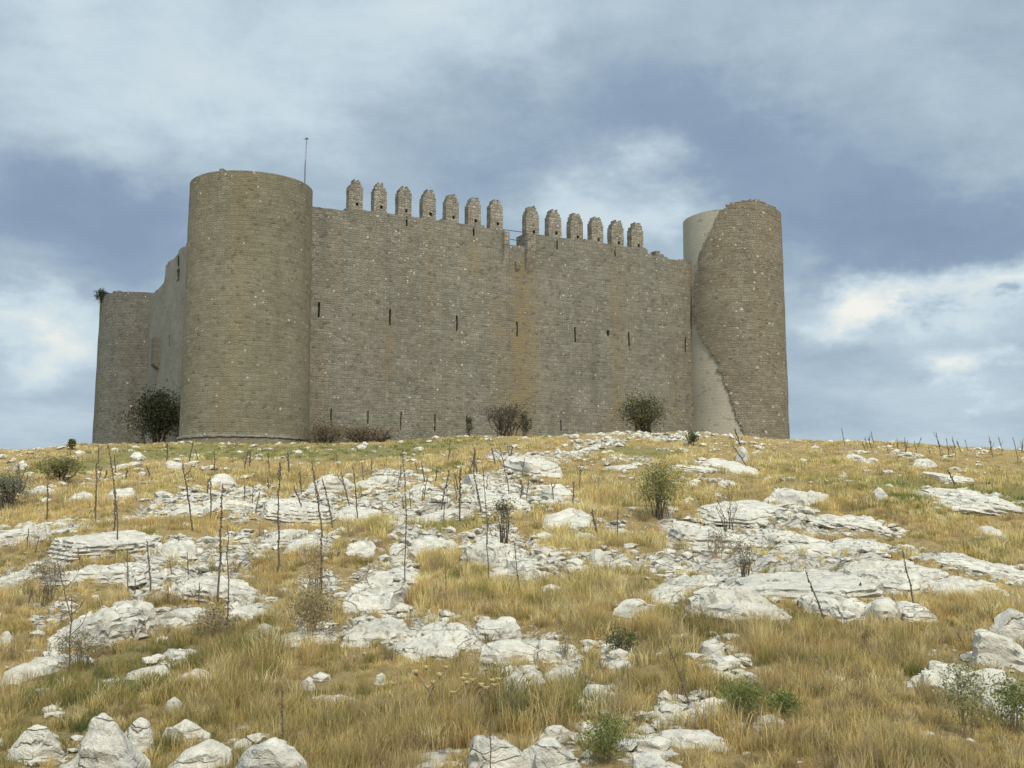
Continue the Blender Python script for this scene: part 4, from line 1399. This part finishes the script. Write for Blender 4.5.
# ------------------------------------------------------------------ stalks, weeds, shrubs
def stalk(xt, yt, xb, yb, label, group, kind='pods', rpx=1.5, forks=0):
    X, Y = p2g(xb, yb)
    r = random.Random(int(xt * 31 + yb * 17))
    h = (yb - yt) * Y / F
    lean = (xt - xb) * Y / F
    z0 = float(z_ground(np.array([X]), np.array([Y]))[0])
    t = Tubes()
    rad = max(.0034, rpx * (.19 if 'skyline' in label or 'skyline' in group else .36) * Y / F)
    n = 8
    wob = [r.uniform(-.009, .009) * h for _ in range(n + 1)]
    pts = [(lean * (i / n) ** 1.15 + wob[i], wob[-i - 1] * .6, h * i / n - (.05 if i == 0 else 0)) for i in range(n + 1)]
    t.tube(pts, [rad * (1.15 - .75 * i / n) for i in range(n + 1)], 6)
    def along(s):
        s *= n; i = min(n - 1, int(s)); f = s - i
        return np.array(pts[i]) * (1 - f) + np.array(pts[i + 1]) * f
    if kind == 'pods':
        m = max(12, int(h / .026))
        for k in range(m):
            s = .28 + .70 * k / m + r.uniform(-.01, .01)
            p = along(min(.99, s)); a = r.uniform(0, 6.28)
            q = rad * r.uniform(.5, 1.0)
            t.knob(p + np.array([math.cos(a), math.sin(a), 0]) * rad * 1.05, q, 1.5)
    for k in range(forks):
        s = r.uniform(.35, .8); p = along(s); a = r.choice([-1, 1]); L = h * r.uniform(.16, .34)
        e = p + np.array([a * L * .55, r.uniform(-.3, .3) * L, L * .8])
        t.tube([p, (p + e) / 2 + np.array([a * L * .1, 0, -.04 * L]), e], [rad * .7, rad * .55, rad * .3], 5)
        for _ in range(int(L / .03)):
            w_ = r.uniform(.2, 1.0)
            t.knob(p + (e - p) * w_ + np.array([r.uniform(-1, 1), r.uniform(-1, 1), r.uniform(-1, 1)]) * rad, rad * r.uniform(.4, .7))
    o = t.build('dry_stalk', M['stalk'] if kind != 'straw' else M['straw'], None, (X, Y, z0))
    tag(o, label, 'dry stalk', group)

G1 = 'tall dry flower stalks on the slope'
LS = [
 (219, 486, 218, 606, 'tallest thick dark stalk, left of a close pair on the left slope', 2.8, 0),
 (224, 528, 228, 642, 'thinner stalk of a close pair, standing in front of the thick one', 2.0, 0),
 (276, 470, 278, 575, 'straight dark stalk alone between the close pair and the forked stalks', 2.4, 0),
 (310, 458, 323, 536, 'tall left leaning stalk under the left end of the long wall', 2.4, 0),
 (321, 478, 333, 528, 'shorter left leaning stalk right beside the tall leaning one', 2.0, 0),
 (292, 485, 306, 520, 'slanting stalk left of the tall leaning one', 2.0, 0),
 (320, 534, 321, 600, 'thick stalk standing below the leaning stalks', 2.6, 0),
 (340, 470, 350, 508, 'left of two stalks on the pale rock under the wall', 2.0, 1),
 (352, 467, 358, 522, 'right of two stalks on the pale rock under the wall', 1.9, 0),
 (94, 456, 95, 522, 'straight stalk left of the leaning one below the far tower', 2.0, 0),
 (104, 443, 119, 548, 'very tall stalk leaning left below the far tower', 2.0, 0),
 (113, 490, 114, 545, 'thick lower stalk beside the very tall leaning one', 2.2, 0),
 (46, 482, 47, 521, 'short dark stalk rising from the left outcrop', 2.0, 0),
 (180, 462, 193, 532, 'bent stalk leaning left below the near tower', 2.2, 1),
 (209, 475, 211, 520, 'stalk standing on the flat topped ledge', 1.9, 0),
 (244, 485, 244, 506, 'short stalk on the dark overhang ledge', 1.6, 0),
 (402, 452, 406, 585, 'tall thin stalk left of the whale backed rock', 1.7, 0),
 (449, 470, 441, 512, 'forked stalk leaning right in the stony band', 1.9, 2),
 (460, 468, 460, 522, 'thick dark stalk in the middle of the stony band', 2.6, 0),
 (474, 473, 481, 512, 'left leaning stalk beside the thick one in the stony band', 2.3, 0),
 (482, 458, 489, 560, 'tall thin stalk behind the leafy sapling', 1.5, 0),
 (499, 440, 510, 495, 'tall branching stalk high in the middle of the slope', 1.4, 2),
 (486, 532, 489, 590, 'thin stalk before the whale backed rock', 1.6, 0),
 (514, 542, 520, 600, 'forked stalk right before the whale backed rock', 1.7, 1),
 (574, 481, 573, 506, 'short stalk between two tussocks right of the sapling', 1.9, 0),
 (592, 509, 598, 540, 'dark spike leaning left in the golden grass right of the sapling', 2.4, 0),
 (618, 508, 618, 546, 'upright spike in the golden grass left of the round green shrub', 1.8, 0),
 (145, 540, 151, 590, 'dark stalk on the wide left slab', 2.2, 0),
 (68, 600, 68, 684, 'dark stalk with seed heads before the largest left slab', 2.2, 2),
 (52, 560, 74, 640, 'long bent twig curving before the largest left slab', 1.6, 1),
 (279, 692, 283, 775, 'dark knobbly spike in front of the dome boulder', 2.8, 0),
 (807, 572, 826, 626, 'dark tapering spike leaning left before the huge bedrock', 2.6, 0),
 (905, 552, 915, 612, 'dark curved spike standing on the right bedrock', 2.2, 0),
 (861, 583, 857, 600, 'stump of a dark spike on the bedrock shoulder', 2.6, 0),
 (668, 640, 690, 704, 'dead bare branch leaning over the stony gully', 2.2, 1),
 (490, 690, 491, 790, 'thin dark stalk before the white cluster at the bottom edge', 1.8, 1),
 (975, 640, 976, 662, 'thin stalk by the square block at right', 1.4, 1),
 (957, 632, 966, 650, 'dead twig pair behind the big flat topped slab', 2.0, 2),
 (735, 428, 742, 452, 'tall pale stalk before the ruined tower', 1.6, 2),
 (733, 445, 748, 470, 'twiggy stalk leaning left beside the upright pale stone', 1.5, 1),
 (95, 655, 97, 700, 'thin weed stalk in the green grass at left', 1.5, 2),
 (125, 545, 128, 590, 'twig with dry seed heads on the broken left rock', 1.5, 2),
 (445, 560, 446, 600, 'thin stalk in grass left of the whale backed rock', 1.4, 0),
 (842, 428, 845, 446, 'single dark spike on the skyline just right of the castle', 1.6, 0),
 (905, 437, 906, 452, 'pair forming spike on the skyline, left of the tall cluster', 1.8, 1),
 (937, 432, 941, 456, 'tallest spike of the skyline cluster at right', 1.8, 1),
 (947, 438, 949, 456, 'thick short spike in the skyline cluster at right', 1.8, 0),
 (953, 436, 956, 456, 'straight spike right in the skyline cluster', 1.6, 0),
 (958, 441, 962, 456, 'lowest spike of the skyline cluster at right', 1.5, 1),
 (990, 436, 993, 458, 'bristly double spike on the skyline near the right edge', 1.8, 1),
 (1014, 437, 1018, 460, 'spike on the skyline closest to the right edge', 1.8, 1),
 (948, 470, 955, 485, 'leaning spike above the thin right ledge', 2.0, 1),
]
for xt, yt, xb, yb, lab, rp, fk in LS:
    stalk(xt, yt, xb, yb, lab, G1, 'pods', rp, fk)
# short ones nobody could tell apart
for (px, py, rx, ry, n, lab, grp) in [
        (330, 500, 130, 24, 26, 'short thin dry stalk among the stony band left of centre', 'short stalks in the left stony band'),
        (500, 480, 90, 22, 20, 'short thin dry stalk among the stony band below the wall', 'short stalks in the middle stony band'),
        (180, 470, 90, 14, 14, 'short thin dry stalk in grass below the two left towers', 'short stalks below the left towers'),
        (950, 450, 90, 6, 24, 'small dry weed stem on the right skyline', 'small weed stems on the right skyline'),
        (110, 580, 90, 30, 14, 'short dry weed stem between the rocks on the left', 'weed stems on the left rocks')]:
    r = random.Random(px)
    for k in range(n):
        xb = px + r.uniform(-rx, rx); yb = max(py + r.uniform(-ry, ry), np.interp(xb, CPX, CPY) + 3)
        hh = r.uniform(11, 26) * (.6 if 'skyline' in grp else 1)
        stalk(xb + r.uniform(-4, 4), yb - hh, xb, yb, lab, grp, 'pods', r.uniform(1.1, 1.8), r.choice([0, 1, 1, 2]))

def shrub(x0, y0, x1, y1, label, cat='shrub', name='shrub', leafc=((.05, .065, .02), (.10, .115, .035)), nleaf=2600, leaf=.03, depth=None, dens=1.0, nst=7, bare=.0, zbase=None, twigr=.5, group=None, seed=None, flat=1.0, aspect=2.2):
    xc = (x0 + x1) / 2
    if depth is None:
        X, Y = p2g(xc, y1)
        z0 = float(z_ground(np.array([X]), np.array([Y]))[0])
    else:
        q = at(xc, y1, depth); X, Y = q[0], q[1]
        z0 = q[2] if zbase is None else zbase
    W = (x1 - x0) * Y / F; Hh = (y1 - y0) * Y / F
    r = np.random.default_rng(int(x0 * 3 + y1 * 11 + 5) if seed is None else seed)
    root = empty(name, (X, Y, z0)); tag(root, label, cat, group)
    t = Tubes(); tips = []
    for k in range(nst):
        a = r.uniform(0, 6.28); sp = r.uniform(.15, .95)
        e = np.array([math.cos(a) * W * .46 * sp, math.sin(a) * W * .40 * sp * flat, Hh * (1.0 - .45 * sp ** 2) * r.uniform(.75, 1.0)])
        m = e * .5 + r.normal(size=3) * W * .05; m[2] = e[2] * .5
        rr = max(.006, .018 * W) * twigr * 2
        t.tube([(e[0] * .35 + r.normal() * .05 * W, e[1] * .35 + r.normal() * .05 * W, -.08), m, e], [rr, rr * .7, rr * .25], 5)
        tips.append(e)
        for j in range(7):
            s = r.uniform(.3, .95); p = m * (1 - s) + e * s if s > .5 else m * (.5 + s)
            d = r.normal(size=3); d[2] = abs(d[2]) * .8 + .2; d /= np.linalg.norm(d)
            q = p + d * W * r.uniform(.10, .24)
            q[2] = min(q[2], Hh * 1.02); q[2] = max(q[2], .06 * Hh)
            t.tube([p, (p + q) / 2 + r.normal(size=3) * .02 * W, q], [rr * .4, rr * .3, rr * .15], 4)
            tips.append(q)
    t.build('branches', M['straw'] if cat == 'plant' else M['twig'], root)
    if nleaf:
        tips = np.array(tips)
        cs = tips[r.integers(0, len(tips), nleaf)]
        tone = r.uniform(.65, 1.25, len(tips))
        ti = r.integers(0, len(tips), nleaf)
        cs = tips[ti] + r.normal(size=(nleaf, 3)) * np.array([W * .085, W * .085, Hh * .085]) * dens
        cs[:, 2] = np.clip(cs[:, 2], .02, None)
        d1 = r.normal(size=(nleaf, 3)); d1 /= np.linalg.norm(d1, axis=1, keepdims=True)
        d2 = np.cross(d1, r.normal(size=(nleaf, 3))); d2 /= np.linalg.norm(d2, axis=1, keepdims=True)
        L = leaf * r.uniform(.6, 1.3, nleaf)[:, None]
        V = np.stack([cs - d1 * L, cs + d2 * L / aspect, cs + d1 * L, cs - d2 * L / aspect], 1).reshape(-1, 3)
        i = np.arange(nleaf)[:, None] * 4
        T = np.concatenate([i + np.array([0, 1, 2]), i + np.array([0, 2, 3])], 1).reshape(-1, 3)
        f = r.random(nleaf)[:, None]
        C = (np.array(leafc[0]) * (1 - f) + np.array(leafc[1]) * f) * tone[ti][:, None]
        me = tri_mesh('foliage', V, T, False)
        color_attr(me, 'tint', np.repeat(C, 4, 0))
        link('foliage', me, M['leaf'], root)
    return root

DK = ((.022, .028, .012), (.055, .062, .026)); OL = ((.07, .08, .025), (.14, .145, .05)); GY = ((.075, .085, .055), (.13, .14, .09))
BR = ((.13, .105, .062), (.23, .185, .11)); GN = ((.11, .135, .035), (.22, .24, .075)); DRYC = ((.16, .12, .06), (.30, .23, .11))
shrub(131, 389, 181, 441, 'dark round bush in the corner between the near and far towers', 'bush', 'bush', DK, 7500, .10, depth=84, nst=18, dens=1.5, zbase=at(155, 441, 84)[2] - .5)
shrub(616, 393, 668, 428, 'olive green bush growing against the long wall near the ruined tower', 'bush', 'bush', ((.06, .066, .028), (.15, .15, .06)), 3800, .08, depth=76.5, nst=18, dens=1.5, zbase=at(642, 427, 76.5)[2] - .5)
shrub(300, 421, 352, 446, 'left half of the brown scrub at the foot of the long wall', 'shrub', 'shrub', BR, 2600, .055, depth=66.5, nst=22, dens=1.6, zbase=at(330, 445, 66.5)[2] - .3)
shrub(330, 425, 408, 447, 'right half of the brown scrub at the foot of the long wall', 'shrub', 'shrub', BR, 2600, .055, depth=66.5, nst=22, dens=1.6, zbase=at(360, 446, 66.5)[2] - .3)
shrub(476, 402, 536, 434, 'bare twiggy thicket at the middle foot of the long wall', 'shrub', 'shrub', ((.06, .055, .04), (.11, .095, .065)), 1800, .06, depth=70, nst=22, twigr=.3, zbase=at(505, 434, 70)[2] - .3)
shrub(462, 412, 474, 433, 'small dark bush left of the bare thicket at the wall foot', 'shrub', 'shrub', ((.05, .052, .03), (.11, .11, .06)), 420, .055, depth=70, nst=6, zbase=at(468, 433, 70)[2] - .3)
shrub(517, 409, 532, 433, 'small dark bush at the right end of the bare thicket', 'shrub', 'shrub', ((.05, .052, .03), (.11, .11, .06)), 700, .055, depth=69.5, nst=7, zbase=at(524, 433, 69.5)[2] - .3)
shrub(634, 466, 684, 518, 'round green shrub alone in the middle of the slope', 'shrub', 'shrub', ((.15, .155, .045), (.30, .285, .095)), 3600, .018, nst=24, dens=1.8, twigr=.25)
shrub(484, 498, 522, 548, 'spindly leafy sapling before the whale backed rock', 'sapling', 'sapling', ((.10, .10, .04), (.19, .17, .075)), 900, .017, nst=9)
shrub(-16, 480, 34, 508, 'grey green bush at the left edge of the slope', 'shrub', 'shrub', ((.11, .12, .075), (.20, .20, .13)), 2600, .022, nst=16, dens=1.6)
shrub(4, 460, 34, 494, 'dead bare shrub with forked branches at the left edge', 'shrub', 'shrub', BR, 0, .03, nst=6, twigr=.8)
shrub(36, 461, 82, 480, 'low green cushion shrub on the left slope', 'shrub', 'shrub', ((.13, .13, .04), (.24, .23, .08)), 2600, .028, nst=18, dens=1.7)
shrub(66, 441, 79, 450, 'tiny bush on the left skyline', 'shrub', 'shrub', OL, 500, .05, nst=6)
shrub(940, 664, 994, 738, 'leafy upright plant in front of the big flat topped slab', 'plant', 'leafy_plant', ((.17, .185, .075), (.33, .33, .16)), 1300, .010, nst=14, dens=1.6, twigr=.22)
shrub(992, 684, 1034, 734, 'green leafy plant at the lower right edge', 'plant', 'leafy_plant', ((.15, .175, .05), (.28, .30, .11)), 1500, .010, nst=12, dens=1.6, twigr=.22)
shrub(728, 540, 764, 584, 'small dry bush standing on the smooth bedrock', 'shrub', 'shrub', DRYC, 500, .012, nst=12, twigr=.35)
shrub(708, 486, 750, 532, 'bare branching twigs above the shaded long block', 'shrub', 'shrub', BR, 120, .014, nst=7, twigr=.35)
shrub(690, 530, 736, 556, 'thin grey weeds before the shaded long block', 'plant', 'weeds', ((.16, .13, .08), (.24, .2, .12)), 500, .012, nst=12, twigr=.25)
shrub(286, 590, 340, 640, 'brown seedy weeds left of the long central outcrop', 'plant', 'weeds', ((.19, .15, .08), (.33, .26, .14)), 1500, .012, nst=18, twigr=.2, dens=1.5)
shrub(300, 548, 332, 600, 'wispy brown weeds before the left leaning stalks', 'plant', 'weeds', ((.19, .15, .08), (.33, .26, .14)), 500, .012, nst=10, twigr=.3)
shrub(190, 612, 236, 646, 'dark brown dead weeds below the wide left slab', 'plant', 'weeds', ((.15, .12, .075), (.27, .21, .13)), 800, .011, nst=18, twigr=.18, dens=1.5)
shrub(18, 556, 74, 604, 'brown brushwood at the left above the largest slab', 'shrub', 'shrub', ((.20, .16, .09), (.34, .27, .16)), 1100, .011, nst=24, twigr=.14, dens=1.6)
shrub(50, 635, 110, 668, 'small pale weeds before the left white slabs', 'plant', 'weeds', ((.18, .16, .09), (.30, .26, .15)), 900, .010, nst=12, twigr=.25)
shrub(722, 688, 766, 722, 'bright green clump beside the stony gully', 'plant', 'green_clump', GN, 3000, .010, nst=24, twigr=.15, dens=1.6, aspect=4)
shrub(770, 696, 800, 724, 'smaller green clump right of the tilted slab', 'plant', 'green_clump', GN, 1800, .010, nst=16, twigr=.15, dens=1.6, aspect=4)
shrub(582, 722, 626, 764, 'green clump right of the bottom white cluster', 'plant', 'green_clump', GN, 2200, .010, nst=24, twigr=.15, dens=1.7, aspect=4)
shrub(556, 630, 574, 662, 'dry flowering weed growing from the outcrop cleft', 'plant', 'weeds', ((.22, .19, .11), (.36, .32, .2)), 260, .009, nst=6, twigr=.3)
shrub(604, 625, 640, 652, 'greenish weeds in the gap right of the outcrop', 'plant', 'weeds', OL, 900, .011, nst=10, twigr=.25)
shrub(684, 432, 700, 446, 'small scrub below the corner of wall and ruined tower', 'shrub', 'shrub', OL, 500, .045, nst=7)
# a plant rooted on the rim of the far tower
q = at(103, 300, 100.5)
shrub(96, 289, 112, 306, 'dark tuft of plants rooted on the rim of the far tower', 'plant', 'rim_plant', DK, 1100, .08, depth=100.0, nst=9)

# thistles with yellow seed heads
for k, (px, yt, yb, n, lab) in enumerate([(440, 672, 716, 7, 'left clump of dry thistles with yellow round heads'),
                                          (468, 684, 722, 6, 'middle clump of dry thistles with yellow round heads'),
                                          (500, 676, 724, 4, 'tall thin thistle clump before the outcrop boulder'),
                                          (420, 686, 722, 4, 'small thistle clump furthest left, low in the grass')]):
    X, Y = p2g(px, yb); z0 = float(z_ground(np.array([X]), np.array([Y]))[0])
    root = empty('thistle', (X, Y, z0)); tag(root, lab, 'thistle', 'dry thistles in the grass')
    r = random.Random(k + 50); t = Tubes(); hd = []
    for i in range(n):
        e = (r.uniform(-.17, .17), r.uniform(-.12, .12), (yb - yt) * Y / F * r.uniform(.65, 1.05))
        t.tube([(0, 0, -.03), (e[0] * .4, e[1] * .4, e[2] * .5), e], [.004, .0035, .003], 5); hd.append(e)
    t.build('stems', M['straw'], root)
    for e in hd:
        h_ = Tubes(); h_.knob(e, r.uniform(.011, .018), .9)
        for j in range(9):
            a = j * .7; h_.tube([e, (e[0] + math.cos(a) * .024, e[1] + math.sin(a) * .024, e[2] + .012)], [.004, .001], 4)
        h_.build('seed_head', M['thistle'], root)
